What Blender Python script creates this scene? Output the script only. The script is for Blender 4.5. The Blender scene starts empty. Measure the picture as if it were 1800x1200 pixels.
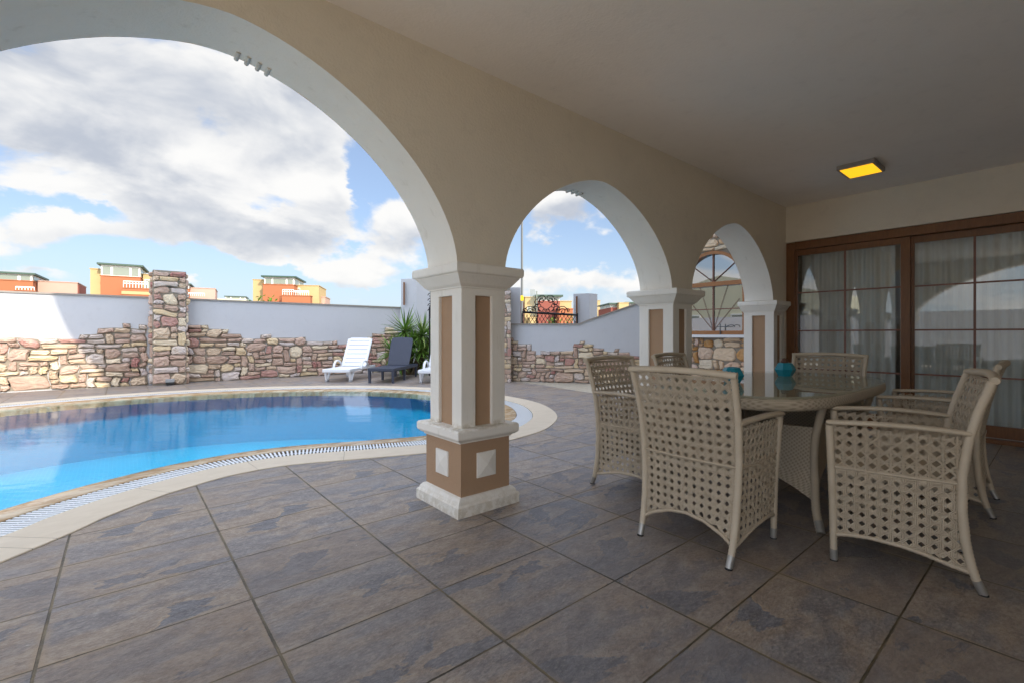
import bpy, bmesh, math, random
from mathutils import Vector, Matrix, noise
random.seed(7)
R_ = math.radians
sc = bpy.context.scene
COL = sc.collection

# ------------------------------------------------------------ camera
H = 1.10; FPX = 819.0; HZ = 588.0; AZ = R_(50)
FW = (math.cos(AZ), math.sin(AZ)); RT = (math.sin(AZ), -math.cos(AZ))
cam = bpy.data.cameras.new('camera'); camo = bpy.data.objects.new('camera', cam); COL.objects.link(camo)
cam.sensor_width = 36; cam.lens = 36*FPX/1800; cam.shift_y = -12/1800
cam.clip_start = 0.05; cam.clip_end = 3000
camo.location = (0, 0, H); camo.rotation_euler = (R_(90), 0, R_(-40))
sc.camera = camo

# ------------------------------------------------------------ light
SUN_EL = 30.0; SKY_BACK_BOOST = 1.5
sun = bpy.data.lights.new('sun', 'SUN'); suno = bpy.data.objects.new('sun', sun); COL.objects.link(suno)
sun.energy = 2.2; sun.angle = R_(0.6); sun.color = (1.0, 0.90, 0.74)
d = Vector((0, math.cos(R_(SUN_EL)), -math.sin(R_(SUN_EL))))
suno.rotation_euler = d.to_track_quat('-Z', 'Y').to_euler()
suno.location = (0, -20, 20)
sc.view_settings.view_transform = 'Standard'; sc.view_settings.look = 'None'
sc.view_settings.gamma = 1; sc.view_settings.exposure = 1.25

# ------------------------------------------------------------ node helper
class NT:
    def __init__(s, tree): s.t = tree; s.n = tree.nodes; s.l = tree.links
    def new(s, typ, **kw):
        n = s.n.new(typ)
        for k, v in kw.items(): setattr(n, k, v)
        return n
    def put(s, sock, v):
        if hasattr(v, 'links') or isinstance(v, bpy.types.NodeSocket): s.l.new(v, sock)
        elif isinstance(v, (tuple, list)):
            v = tuple(v)
            if len(sock.default_value) == 4 and len(v) == 3: v = v + (1,)
            sock.default_value = v
        else: sock.default_value = v
    def m(s, op, a, b=None, c=None, clamp=False):
        n = s.new('ShaderNodeMath', operation=op); n.use_clamp = clamp
        s.put(n.inputs[0], a)
        if b is not None: s.put(n.inputs[1], b)
        if c is not None: s.put(n.inputs[2], c)
        return n.outputs[0]
    def vm(s, op, a, b=None, out=0):
        n = s.new('ShaderNodeVectorMath', operation=op); s.put(n.inputs[0], a)
        if b is not None: s.put(n.inputs[1], b)
        return n.outputs[out]
    def noise(s, vec, scale, detail=4, rough=.55, dist=0):
        n = s.new('ShaderNodeTexNoise'); s.put(n.inputs['Vector'], vec)
        n.inputs['Scale'].default_value = scale; n.inputs['Detail'].default_value = detail
        n.inputs['Roughness'].default_value = rough; n.inputs['Distortion'].default_value = dist
        return n.outputs[0]
    def mix(s, f, a, b, bt='MIX'):
        n = s.new('ShaderNodeMix', data_type='RGBA', blend_type=bt)
        s.put(n.inputs[0], f); s.put(n.inputs[6], a); s.put(n.inputs[7], b)
        return n.outputs[2]
    def ramp(s, f, stops, interp='LINEAR'):
        n = s.new('ShaderNodeValToRGB'); s.put(n.inputs[0], f); cr = n.color_ramp; cr.interpolation = interp
        while len(cr.elements) < len(stops): cr.elements.new(0.5)
        for e, (p, c) in zip(cr.elements, stops): e.position = p; e.color = (c[0], c[1], c[2], 1)
        return n.outputs[0]
    def sstep(s, x, a, b):
        n = s.new('ShaderNodeMapRange', interpolation_type='SMOOTHSTEP'); s.put(n.inputs[0], x)
        n.inputs[1].default_value = a; n.inputs[2].default_value = b
        return n.outputs[0]
    def xyz(s, v):
        n = s.new('ShaderNodeSeparateXYZ'); s.put(n.inputs[0], v); return n.outputs
    def comb(s, x, y, z):
        n = s.new('ShaderNodeCombineXYZ'); s.put(n.inputs[0], x); s.put(n.inputs[1], y); s.put(n.inputs[2], z); return n.outputs[0]
    def bump(s, h, strength=.3, dist=.01):
        n = s.new('ShaderNodeBump'); n.inputs['Strength'].default_value = strength
        n.inputs['Distance'].default_value = dist; s.put(n.inputs['Height'], h); return n.outputs[0]

# ------------------------------------------------------------ sky
w = bpy.data.worlds.new('World'); sc.world = w; w.use_nodes = True
N = NT(w.node_tree); N.n.clear()
out = N.new('ShaderNodeOutputWorld'); bg = N.new('ShaderNodeBackground')
sky = N.new('ShaderNodeTexSky', sky_type='NISHITA'); sky.sun_disc = False
sky.sun_elevation = R_(SUN_EL); sky.sun_rotation = R_(180); sky.dust_density = 1.2; sky.ozone_density = 1.4
D = N.new('ShaderNodeTexCoord').outputs['Generated']
dx, dy, dz = N.xyz(D)
az = N.m('MULTIPLY', N.m('ARCTAN2', dy, dx), 57.2958)            # degrees, world bearing
el = N.m('MULTIPLY', N.m('ARCSINE', dz), 57.2958)
def azel(u, v):
    X = (u-900)/FPX; Z = (HZ-v)/FPX
    v3 = Vector((FW[0]+X*RT[0], FW[1]+X*RT[1], Z)).normalized()
    return math.degrees(math.atan2(v3.y, v3.x)), math.degrees(math.asin(v3.z))
P1 = N.vm('MULTIPLY', D, (1, 1, 1.9))
n1 = N.noise(P1, 4.6, 8, .52, .3)
P2 = N.vm('ADD', P1, (0, 0, .075))
n2 = N.noise(P2, 4.6, 5, .5, .3)
nb = N.noise(P1, 1.5, 3, .5)
warp = N.noise(N.vm('ADD', P1, (3.1, 1.7, .4)), 7, 6, .6)
# bearings and heights of the clouds over the pool: bearing, height, half width, half height, weight
clouds = [(190,180,400,130,.40),(400,135,190,70,.34),(100,250,230,90,.25),(420,390,170,62,.42),(520,410,110,50,.3),(95,408,150,34,.42),(0,435,90,36,.36),
          (700,372,80,40,.36),(700,432,95,36,.36),(595,478,48,20,.3),(672,478,40,22,.3),(25,330,80,28,.18),(250,290,260,45,.26),
          (985,372,110,45,.32),(1030,498,170,20,.26),(310,492,60,12,.25),(650,505,60,12,.22),(560,165,130,80,.3),(590,300,80,70,.26),
          (1130,560,100,20,.2),(60,470,90,9,.2)]
holes = [(492,350,62,30,.50),(640,330,36,50,.55),(640,250,60,60,.2),(250,455,230,24,.38),(290,338,150,15,.36),(130,362,150,16,.30),(480,486,90,24,.35),(600,440,24,26,.3),(1010,440,120,30,.45),(800,500,60,60,.1)]
azw = N.m('ADD', az, N.m('MULTIPLY', N.m('SUBTRACT', warp, .5), 13)); elw = N.m('ADD', el, N.m('MULTIPLY', N.m('SUBTRACT', warp, .5), -8))
def blob(u, v, a, b):
    A, E = azel(u, v); A1, _ = azel(u+a, v); _, E1 = azel(u, v-b)
    ra = max(1.0, abs(A1-A)); re = max(.6, abs(E1-E))
    x = N.m('MULTIPLY', N.m('SUBTRACT', azw, A), 1/ra); y = N.m('MULTIPLY', N.m('SUBTRACT', elw, E), 1/re)
    r2 = N.m('ADD', N.m('MULTIPLY', x, x), N.m('MULTIPLY', y, y))
    return N.m('POWER', 2.71828, N.m('MULTIPLY', r2, -0.9)), y
dens = N.m('ADD', N.m('MULTIPLY', N.m('SUBTRACT', n1, .5), 2.0), N.m('MULTIPLY', N.m('SUBTRACT', nb, .5), .5))
dens = N.m('SUBTRACT', dens, .17)
# away from the pool view: evenly broken cloud all round the sky
side = N.sstep(N.m('ABSOLUTE', N.m('SUBTRACT', az, 62)), 45, 70)
high = N.sstep(el, 34, 48)
dens = N.m('ADD', dens, N.m('MULTIPLY', N.m('MAXIMUM', side, high), .30))
base = 0.0; greyacc = 0.0
for (u, v, a, b, wt) in clouds:
    g, y = blob(u, v, a, b)
    dens = N.m('MULTIPLY_ADD', g, wt, dens)
    greyacc = N.m('MULTIPLY_ADD', g, N.m('MULTIPLY', N.m('SUBTRACT', .15, y), wt*(1.25 if b < 68 else .30)), greyacc)
for (u, v, a, b, wt) in holes:
    g, y = blob(u, v, a, b); dens = N.m('MULTIPLY_ADD', g, -wt, dens)
cov = N.sstep(dens, .0, .24)
thick = N.sstep(dens, .12, .75)
relief = N.m('MULTIPLY', N.m('SUBTRACT', n2, n1), 2.6)
gA, _ = blob(230, 170, 420, 130); gB, _ = blob(985, 375, 110, 40)
shade = N.m('ADD', N.m('MULTIPLY', thick, .30), N.m('ADD', relief, N.m('ADD', N.m('MULTIPLY', greyacc, .75), N.m('ADD', N.m('MULTIPLY', gA, .40), N.m('MULTIPLY', gB, .45)))))
shade = N.sstep(shade, -.05, .85)
ccol = N.mix(shade, (.485, .48, .47), (.26, .28, .32))
skyc = N.vm('MULTIPLY', sky.outputs[0], (.075, .078, .085))
hz = N.m('SUBTRACT', 1.0, N.sstep(el, 0, 14))
skyc = N.mix(.30, skyc, (.30, .36, .46)); skyc = N.mix(N.m('MULTIPLY', hz, .6), skyc, (.32, .385, .46))
ground = N.sstep(el, -3, 0)
final = N.mix(N.m('MULTIPLY', cov, .97), skyc, ccol)
# brightness added to the sky behind and overhead, out of view, lights porch and deck
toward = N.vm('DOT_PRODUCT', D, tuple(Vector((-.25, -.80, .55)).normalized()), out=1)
glow = N.m('ADD', N.m('MULTIPLY_ADD', N.sstep(toward, -.25, .75), SKY_BACK_BOOST, .87), N.m('MULTIPLY', N.sstep(el, 40, 62), 1.5))
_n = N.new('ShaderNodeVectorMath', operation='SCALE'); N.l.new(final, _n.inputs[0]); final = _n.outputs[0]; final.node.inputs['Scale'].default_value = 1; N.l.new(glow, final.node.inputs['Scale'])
final = N.mix(ground, (.10, .09, .08), final)
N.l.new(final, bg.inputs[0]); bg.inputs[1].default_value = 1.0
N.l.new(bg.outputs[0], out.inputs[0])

# ------------------------------------------------------------ materials
def mat(name, col=(.5, .5, .5), rough=.6, spec=.5, metal=0, fn=None):
    m = bpy.data.materials.new(name); m.use_nodes = True
    T = NT(m.node_tree); b = m.node_tree.nodes['Principled BSDF']
    b.inputs['Base Color'].default_value = (*col, 1); b.inputs['Roughness'].default_value = rough
    b.inputs['Specular IOR Level'].default_value = spec; b.inputs['Metallic'].default_value = metal
    if fn: fn(T, b)
    return m
def obc(T): return T.new('ShaderNodeTexCoord').outputs['Object']
def geop(T): return T.new('ShaderNodeNewGeometry').outputs['Position']
def plaster(c, var=.06, bs=.25, sc_=60):
    def f(T, b):
        P = geop(T); n = T.noise(P, 1.3, 5, .6); n3 = T.noise(P, 9, 4, .6)
        a = T.mix(n, tuple(x*(1-var) for x in c), tuple(min(1, x*(1+var)) for x in c))
        a = T.mix(T.m('MULTIPLY', T.sstep(n3, .52, .75), .16), a, tuple(x*.72 for x in c))
        T.l.new(a, b.inputs['Base Color'])
        T.l.new(T.bump(T.m('ADD', T.noise(P, sc_, 4, .6), T.m('MULTIPLY', T.noise(P, 6, 2), .8)), bs, .006), b.inputs['Normal'])
    return f
M_ = {}
M_['wall_in'] = mat('cream_stucco', rough=.85, spec=.2, fn=plaster((.72, .655, .545), .11, .6))
M_['ceil'] = mat('ceiling_paint', rough=.8, spec=.2, fn=plaster((.87, .82, .765), .07, .3))
def colwhite(T, b):
    P = geop(T); n = T.noise(P, 2.2, 5, .6)
    a = T.mix(n, (.71, .67, .60), (.83, .79, .72))
    st = T.noise(T.vm('MULTIPLY', P, (14, 14, 3)), 1, 5, .65)
    a = T.mix(T.m('MULTIPLY', T.sstep(st, .56, .75), .28), a, (.45, .40, .31))
    z = T.xyz(P)[2]
    low = T.m('SUBTRACT', 1, T.sstep(z, .0, .16)); led = T.m('MULTIPLY', T.sstep(z, .505, .522), T.m('SUBTRACT', 1, T.sstep(z, .53, .56)))
    dirt = T.m('MULTIPLY', T.m('MAXIMUM', low, led), T.sstep(T.noise(P, 22, 4, .7), .38, .62))
    a = T.mix(T.m('MULTIPLY', dirt, .45), a, (.40, .32, .19))
    T.l.new(a, b.inputs['Base Color'])
    T.l.new(T.bump(T.m('ADD', T.noise(P, 70, 4, .6), T.m('MULTIPLY', T.noise(P, 10, 3), 1.2)), .35, .006), b.inputs['Normal'])
M_['col_white'] = mat('column_white_stucco', rough=.75, spec=.25, fn=colwhite)
M_['tan'] = mat('tan_stucco', rough=.85, spec=.2, fn=plaster((.385, .25, .155), .08, .5, 45))
M_['render_white'] = mat('boundary_white_render', rough=.85, spec=.2, fn=plaster((.53, .54, .57), .05, .4))
M_['cope'] = mat('coping_grey', rough=.8, fn=plaster((.30, .27, .24), .15, .3))
M_['white_trim'] = mat('white_marble_sill', (.75, .75, .76), .35)

def slate(T, b):
    P = geop(T); x, y, z = T.xyz(P)
    px, py = .6365, .4405
    gx = T.m('DIVIDE', T.m('SUBTRACT', x, .42), px); gy = T.m('DIVIDE', T.m('SUBTRACT', y, .42), py)
    ix = T.m('FLOOR', gx); iy = T.m('FLOOR', gy); fx = T.m('FRACT', gx); fy = T.m('FRACT', gy)
    ex = T.m('MULTIPLY', T.m('MINIMUM', fx, T.m('SUBTRACT', 1, fx)), px)
    ey = T.m('MULTIPLY', T.m('MINIMUM', fy, T.m('SUBTRACT', 1, fy)), py)
    e = T.m('MINIMUM', T.m('SUBTRACT', ex, .0012), ey)
    wn = T.new('ShaderNodeTexWhiteNoise', noise_dimensions='2D'); T.put(wn.inputs['Vector'], T.comb(ix, iy, 0))
    k = T.m('FLOOR', T.m('MULTIPLY', wn.outputs['Value'], 7))      # a handful of tile prints, repeated
    flip = T.m('SUBTRACT', T.m('MULTIPLY', T.m('FLOOR', T.m('MULTIPLY', T.xyz(wn.outputs['Color'])[1], 2)), 2), 1)
    lx = T.m('MULTIPLY', T.m('MULTIPLY', T.m('SUBTRACT', fx, .5), px), flip)
    ly = T.m('MULTIPLY', T.m('MULTIPLY', T.m('SUBTRACT', fy, .5), py), flip)
    L = T.comb(T.m('ADD', lx, T.m('MULTIPLY', k, 3.7)), ly, T.m('MULTIPLY', k, 1.3))
    S = T.vm('MULTIPLY', L, (1, 1.9, 1))
    med = T.noise(T.vm('ADD', S, (5, 2, 1)), 9, 10, .72, .35); fine = T.noise(S, 48, 9, .78, .2)
    big = T.noise(S, 2.1, 10, .60, .45); veins = T.noise(T.vm('ADD', S, (9, 4, 2)), 3.0, 9, .58, .8)
    crack = T.m('SUBTRACT', 1, T.sstep(T.m('ABSOLUTE', T.m('SUBTRACT', veins, .5)), .0, .0045))
    crack = T.m('MULTIPLY', crack, T.sstep(T.noise(T.vm('ADD', S, (1, 7, 5)), 1.8, 2), .5, .6))
    c = T.mix(T.sstep(med, .32, .68), (.225, .163, .118), (.42, .34, .265))
    dark = T.mix(T.sstep(med, .35, .65), (.085, .088, .105), (.185, .19, .215))
    c = T.mix(T.m('MULTIPLY', T.sstep(big, .575, .592), .92), c, dark)
    rim = T.m('SUBTRACT', 1, T.sstep(T.m('ABSOLUTE', T.m('SUBTRACT', big, .57)), .0, .022))
    c = T.mix(T.m('MULTIPLY', rim, T.m('MULTIPLY', T.sstep(T.noise(T.vm('ADD', S, (2, 8, 3)), 2.6, 3), .46, .60), .7)), c, (.50, .36, .22))
    c = T.mix(T.m('MULTIPLY', T.sstep(T.noise(T.vm('ADD', S, (12, 3, 4)), 1.6, 6, .6, .4), .47, .60), .75), c, T.mix(T.sstep(med, .35, .65), (.125, .123, .138), (.245, .238, .25)))
    c = T.mix(T.m('MULTIPLY', T.sstep(T.noise(T.vm('ADD', S, (22, 13, 4)), 2.3, 7, .6, .5), .54, .66), .45), c, (.43, .31, .205))
    c = T.mix(T.m('MULTIPLY', T.sstep(fine, .47, .66), .50), c, (.48, .43, .37))
    c = T.mix(T.m('MULTIPLY', T.sstep(fine, .52, .36), .45), c, (.10, .085, .08))
    c = T.mix(T.m('MULTIPLY', crack, .6), c, (.06, .055, .055))
    c = T.mix(T.m('MULTIPLY', T.xyz(wn.outputs['Color'])[0], .50), c, T.mix(T.xyz(wn.outputs['Color'])[2], T.mix(med, (.13, .10, .085), (.26, .19, .145)), T.mix(med, (.17, .165, .18), (.31, .30, .31))))
    sp = T.sstep(T.noise(P, 42, 2, .5), .775, .80)
    c = T.mix(T.m('MULTIPLY', sp, .7), c, (.66, .64, .60))
    stain = T.m('SUBTRACT', 1, T.sstep(e, .003, .030))
    c = T.mix(T.m('MULTIPLY', T.m('MULTIPLY', stain, T.sstep(T.noise(P, 3.0, 5, .65), .45, .60)), .6), c, (.36, .265, .165))
    wob = T.m('MULTIPLY', T.m('SUBTRACT', T.noise(P, 45, 4), .5), .0050)
    gw = T.m('MULTIPLY', T.m('SUBTRACT', T.noise(P, 1.3, 2), .5), .003)
    grout = T.m('SUBTRACT', 1, T.sstep(T.m('ADD', T.m('ADD', e, wob), gw), .0024, .0044))
    c = T.mix(grout, c, T.mix(T.sstep(T.noise(P, 5, 4), .35, .65), (.05, .038, .018), (.19, .145, .075)))
    T.l.new(c, b.inputs['Base Color'])
    h = T.m('ADD', T.m('MULTIPLY', med, 1.0), T.m('ADD', T.m('MULTIPLY', fine, .45), T.m('SUBTRACT', T.m('MULTIPLY', T.sstep(big, .57, .61), -.18), T.m('MULTIPLY', grout, 1.4))))
    T.l.new(T.bump(h, .9, .010), b.inputs['Normal'])
    T.l.new(T.m('MULTIPLY_ADD', med, .30, .25), b.inputs['Roughness'])
M_['slate'] = mat('slate_tiles', rough=.5, spec=.55, fn=slate)
def coping(T, b):
    P = geop(T); r = T.new('ShaderNodeNewGeometry').outputs['Random Per Island']
    n = T.noise(T.vm('ADD', T.vm('MULTIPLY', P, (1, 2.5, 1)), T.comb(T.m('MULTIPLY', r, 20), 0, 0)), 5, 6, .65, 1.0)
    c = T.mix(n, (.52, .43, .32), (.72, .63, .50)); c = T.mix(T.m('MULTIPLY', r, .3), c, (.56, .46, .33))
    T.l.new(c, b.inputs['Base Color']); T.l.new(T.bump(T.noise(P, 40, 4), .15, .004), b.inputs['Normal'])
M_['coping'] = mat('travertine_coping', rough=.55, fn=coping)
def wetcop(T, b):
    P = geop(T); n = T.noise(T.vm('MULTIPLY', P, (1, 2.5, 1)), 4, 6, .65, 1.0)
    T.l.new(T.mix(T.sstep(n, .4, .6), (.56, .44, .29), (.36, .22, .09)), b.inputs['Base Color'])
M_['coping_wet'] = mat('wet_travertine', rough=.22, fn=wetcop)
M_['grate'] = mat('white_plastic_grate', (.74, .76, .78), .4)
M_['black'] = mat('dark_channel', (.012, .012, .012), .8)
def mosaic(T, b):
    P = geop(T); br = T.new('ShaderNodeTexBrick'); T.put(br.inputs['Vector'], P); br.offset = 0
    br.inputs['Color1'].default_value = (.006, .46, .70, 1); br.inputs['Color2'].default_value = (.008, .51, .75, 1)
    br.inputs['Mortar'].default_value = (.07, .56, .78, 1); br.inputs['Scale'].default_value = 1
    br.inputs['Brick Width'].default_value = .05; br.inputs['Row Height'].default_value = .05; br.inputs['Mortar Size'].default_value = .003
    T.l.new(br.outputs[0], b.inputs['Base Color'])
M_['mosaic'] = mat('blue_pool_mosaic', rough=.3, fn=mosaic)

def mixshader(name, ior, tint, rough, bumpfn=None, boost=0.0):
    m = bpy.data.materials.new(name); m.use_nodes = True; T = NT(m.node_tree); T.n.clear()
    o = T.new('ShaderNodeOutputMaterial'); mx = T.new('ShaderNodeMixShader'); fr = T.new('ShaderNodeFresnel')
    fr.inputs[0].default_value = ior
    tr = T.new('ShaderNodeBsdfTransparent'); tr.inputs[0].default_value = (*tint, 1)
    gl = T.new('ShaderNodeBsdfGlossy'); gl.inputs['Roughness'].default_value = rough
    geo = T.new('ShaderNodeNewGeometry')
    if bumpfn:
        nn = bumpfn(T); T.l.new(nn, gl.inputs['Normal']); T.l.new(nn, fr.inputs['Normal'])
    # same mirror strength from both sides of the sheet
    fac = T.m('ADD', fr.outputs[0], boost, clamp=True)
    front = T.m('SUBTRACT', 1, geo.outputs['Backfacing'])
    f0 = ((ior-1)/(ior+1))**2 + boost
    fac = T.m('MAXIMUM', T.m('MULTIPLY', fac, front), f0)
    T.l.new(fac, mx.inputs[0]); T.l.new(tr.outputs[0], mx.inputs[1]); T.l.new(gl.outputs[0], mx.inputs[2])
    T.l.new(mx.outputs[0], o.inputs[0]); return m
def waves(T):
    P = geop(T); Q = T.comb(T.m('MULTIPLY', T.vm('DOT_PRODUCT', P, (.643, .766, 0), out=1), 1.5), T.m('MULTIPLY', T.vm('DOT_PRODUCT', P, (.766, -.643, 0), out=1), .45), 0)
    h = T.m('ADD', T.m('MULTIPLY', T.noise(Q, 2.2, 3, .5, .6), 1.0), T.m('ADD', T.m('MULTIPLY', T.noise(Q, 8, 4, .55, 1.0), .34), T.m('MULTIPLY', T.noise(Q, 26, 2, .5), .045)))
    return T.bump(h, .075, .045)
M_['water'] = mixshader('pool_water', 1.26, (.82, .96, .98), .015, waves)
M_['door_glass'] = mixshader('door_glass', 2.3, (.86, .90, .88), .004)
M_['win_glass'] = mixshader('window_glass', 3.0, (.55, .62, .60), .004, boost=.22)
M_['far_glass'] = mat('far_window_glass', (.20, .23, .19), .15, .6)
M_['table_glass'] = mixshader('table_glass', 1.62, (.94, .97, .95), .003)

def wood(T, b):
    P = obc(T); n = T.noise(T.vm('MULTIPLY', P, (9, 9, 1.2)), 6, 6, .6, .8)
    T.l.new(T.mix(n, (.10, .038, .012), (.25, .105, .034)), b.inputs['Base Color'])
M_['wood'] = mat('brown_wood_frame', rough=.38, fn=wood)
def wood2(T, b):
    P = obc(T); n = T.noise(T.vm('MULTIPLY', P, (9, 2, 9)), 6, 6, .6, .8)
    T.l.new(T.mix(n, (.20, .075, .020), (.42, .18, .055)), b.inputs['Base Color'])
M_['wood2'] = mat('honey_wood_frame', rough=.35, fn=wood2)
M_['muntin'] = mat('brown_muntin', (.20, .085, .055), .4)
def curtain(T, b):
    P = obc(T); n = T.noise(T.vm('MULTIPLY', P, (1, 30, .3)), 3, 3)
    T.l.new(T.mix(n, (.72, .72, .71), (.88, .88, .87)), b.inputs['Base Color'])
    b.inputs['Alpha'].default_value = .9
M_['curtain'] = mat('sheer_curtain', (.7, .7, .68), .9, fn=curtain)
M_['room'] = mat('room_wall', (.70, .66, .60), .9)

STONES = [(0, (.45, .32, .255)), (.15, (.56, .435, .32)), (.28, (.50, .36, .295)), (.42, (.66, .56, .42)), (.52, (.43, .25, .215)),
          (.58, (.58, .50, .45)), (.69, (.46, .34, .28)), (.80, (.62, .49, .32)), (.88, (.55, .48, .455)), (.975, (.38, .19, .17))]
WARM = [(0, (.62, .42, .26)), (.14, (.72, .56, .40)), (.30, (.64, .45, .33)), (.44, (.50, .27, .10)), (.54, (.74, .64, .50)),
        (.68, (.66, .50, .38)), (.80, (.58, .36, .18)), (.90, (.70, .54, .46))]
def stonefn(stops, dark=1):
    def f(T, b):
        P = geop(T); r = T.new('ShaderNodeNewGeometry').outputs['Random Per Island']
        c = T.ramp(r, [(p, tuple(v*dark for v in q)) for p, q in stops], 'CONSTANT')
        off = T.vm('ADD', P, T.comb(T.m('MULTIPLY', r, 31), T.m('MULTIPLY', r, 17), 0))
        n = T.noise(off, 5, 5, .6, .8); n2_ = T.noise(off, 16, 6, .65, .5)
        c = T.mix(T.m('MULTIPLY', T.sstep(n, .45, .68), .45), c, T.mix(.5, c, (.80, .66, .48)))
        c = T.mix(T.m('MULTIPLY', T.sstep(n2_, .48, .72), .35), c, T.mix(.6, c, (.16, .12, .10)))
        T.l.new(c, b.inputs['Base Color'])
        T.l.new(T.bump(T.m('ADD', T.noise(T.vm('MULTIPLY', off, (1, 1, 2.2)), 18, 7, .7, .6), T.noise(off, 6, 3)), .7, .014), b.inputs['Normal'])
    return f
M_['stone'] = mat('pink_fieldstone', rough=.85, spec=.2, fn=stonefn(STONES, 1.05))
M_['stone_warm'] = mat('golden_fieldstone', rough=.85, spec=.2, fn=stonefn(WARM))
M_['mortar'] = mat('grey_mortar', rough=.95, spec=.1, fn=plaster((.29, .255, .21), .2, .6))
M_['gravel'] = mat('pale_gravel', rough=.95, fn=lambda T, b: (T.l.new(T.mix(T.noise(geop(T), 70, 3, .7), (.24, .20, .14), (.62, .56, .46)), b.inputs['Base Color']), T.l.new(T.bump(T.noise(geop(T), 60, 3), .8, .02), b.inputs['Normal'])))
M_['earth'] = mat('dry_ground', rough=.95, fn=lambda T, b: T.l.new(T.mix(T.noise(geop(T), .2, 6, .6), (.13, .12, .06), (.30, .25, .17)), b.inputs['Base Color']))

def wicker(T, b):
    P = obc(T); r = T.new('ShaderNodeNewGeometry').outputs['Random Per Island']
    c = T.mix(T.noise(P, 14, 4, .6), (.37, .295, .205), (.55, .46, .345)); c = T.mix(T.m('MULTIPLY', r, .5), c, (.62, .53, .405)); c = T.mix(T.m('MULTIPLY', T.sstep(r, .75, 1), .35), c, (.27, .20, .13))
    T.l.new(c, b.inputs['Base Color'])
    T.l.new(T.bump(T.noise(P, 260, 2), .15, .002), b.inputs['Normal'])
M_['wicker'] = mat('woven_resin_wicker', rough=.48, spec=.4, fn=wicker)
def dense(T, b):
    P = obc(T); x, y, z = T.xyz(P)
    s = T.m('ADD', x, y)
    a = T.m('SINE', T.m('MULTIPLY', z, 520)); k = T.m('SINE', T.m('MULTIPLY', s, 210))
    row = T.m('SIGN', T.m('SINE', T.m('MULTIPLY', z, 260)))
    h = T.m('ADD', T.m('ABSOLUTE', a), T.m('MULTIPLY', T.m('MULTIPLY', k, row), .7))
    c = T.mix(T.sstep(h, -.3, .7), (.24, .19, .135), (.58, .49, .37))
    c = T.mix(T.m('MULTIPLY', T.noise(P, 9, 4), .5), c, (.36, .30, .22))
    T.l.new(c, b.inputs['Base Color']); T.l.new(T.bump(h, .5, .003), b.inputs['Normal'])
M_['dense'] = mat('dense_wicker', rough=.55, spec=.35, fn=dense)
M_['cap'] = mat('aluminium_foot', (.36, .345, .32), .4, metal=.6)
M_['rubber'] = mat('black_rubber', (.02, .02, .02), .8)
M_['teal'] = mat('teal_glaze', (.008, .20, .27), .28, fn=lambda T, b: T.l.new(T.mix(T.noise(obc(T), 30, 4), (.006, .18, .25), (.012, .24, .31)), b.inputs['Base Color']))
M_['cork'] = mat('brown_stopper', (.10, .045, .025), .6)
M_['plastic'] = mat('white_plastic', rough=.38, fn=lambda T, b: T.l.new(T.mix(T.noise(obc(T), 3, 4), (.70, .72, .76), (.80, .82, .85)), b.inputs['Base Color']))
M_['plastic_dirty'] = mat('scuffed_plastic_foot', rough=.6, fn=lambda T, b: T.l.new(T.mix(T.sstep(T.noise(obc(T), 14, 4, .7), .4, .6), (.34, .34, .35), (.64, .65, .68)), b.inputs['Base Color']))
def rattan_dark(T, b):
    P = obc(T); x, y, z = T.xyz(P)
    h = T.m('MULTIPLY', T.m('SINE', T.m('MULTIPLY', x, 300)), T.m('SINE', T.m('MULTIPLY', T.m('ADD', y, z), 300)))
    T.l.new(T.mix(T.sstep(h, -.6, .8), (.018, .024, .045), (.040, .050, .085)), b.inputs['Base Color']); T.l.new(T.bump(h, .4, .004), b.inputs['Normal'])
M_['dark'] = mat('anthracite_plastic', rough=.42, fn=rattan_dark)
M_['leaf'] = mat('yucca_leaf', rough=.42, fn=lambda T, b: T.l.new(T.ramp(T.new('ShaderNodeNewGeometry').outputs['Random Per Island'], [(0, (.06, .12, .022)), (.45, (.13, .26, .035)), (.85, (.24, .39, .06)), (1, (.42, .47, .20))]), b.inputs['Base Color']))
M_['trunk'] = mat('yucca_trunk', (.12, .085, .05), .9)
M_['iron'] = mat('wrought_iron', (.018, .017, .020), .45, metal=.5)
M_['orange'] = mat('orange_render', rough=.85, fn=plaster((.36, .125, .055), .05, .2, 8))
M_['red'] = mat('red_and_shaded_side_render', rough=.85, fn=plaster((.24, .07, .05), .05, .2, 8))  # dark red, also painted on for the shaded left sides of houses
M_['yellow'] = mat('yellow_render', rough=.85, fn=plaster((.46, .34, .165), .05, .2, 8))
M_['pink'] = mat('pink_render', rough=.85, fn=plaster((.47, .31, .25), .05, .2, 8))
M_['cream'] = mat('cream_render', rough=.85, fn=plaster((.66, .64, .48), .05, .2, 8))
M_['green'] = mat('green_roof_edge', (.035, .075, .055), .5)
M_['frame_w'] = mat('white_frame', (.78, .78, .76), .4)
M_['pole'] = mat('galvanised_pole', (.16, .17, .17), .5, metal=.2)
M_['tapmetal'] = mat('dark_brushed_metal', (.10, .12, .13), .4, metal=.3)
M_['sign_y'] = mat('yellow_plate', (.85, .55, .02), .4)
M_['grey_plastic'] = mat('grey_housing', (.30, .31, .32), .4)
M_['clear'] = mat('lamp_lens', (.55, .58, .62), .15)
M_['light_body'] = mat('lamp_housing', (.30, .27, .25), .45)
def em(T, b):
    b.inputs['Emission Color'].default_value = (1, .50, .012, 1); b.inputs['Emission Strength'].default_value = .54
M_['lamp'] = mat('yellow_lamp_panel', (.8, .45, .02), .5, fn=em)
M_['clay'] = mat('eave_tile', (.52, .50, .46), .8)

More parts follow.
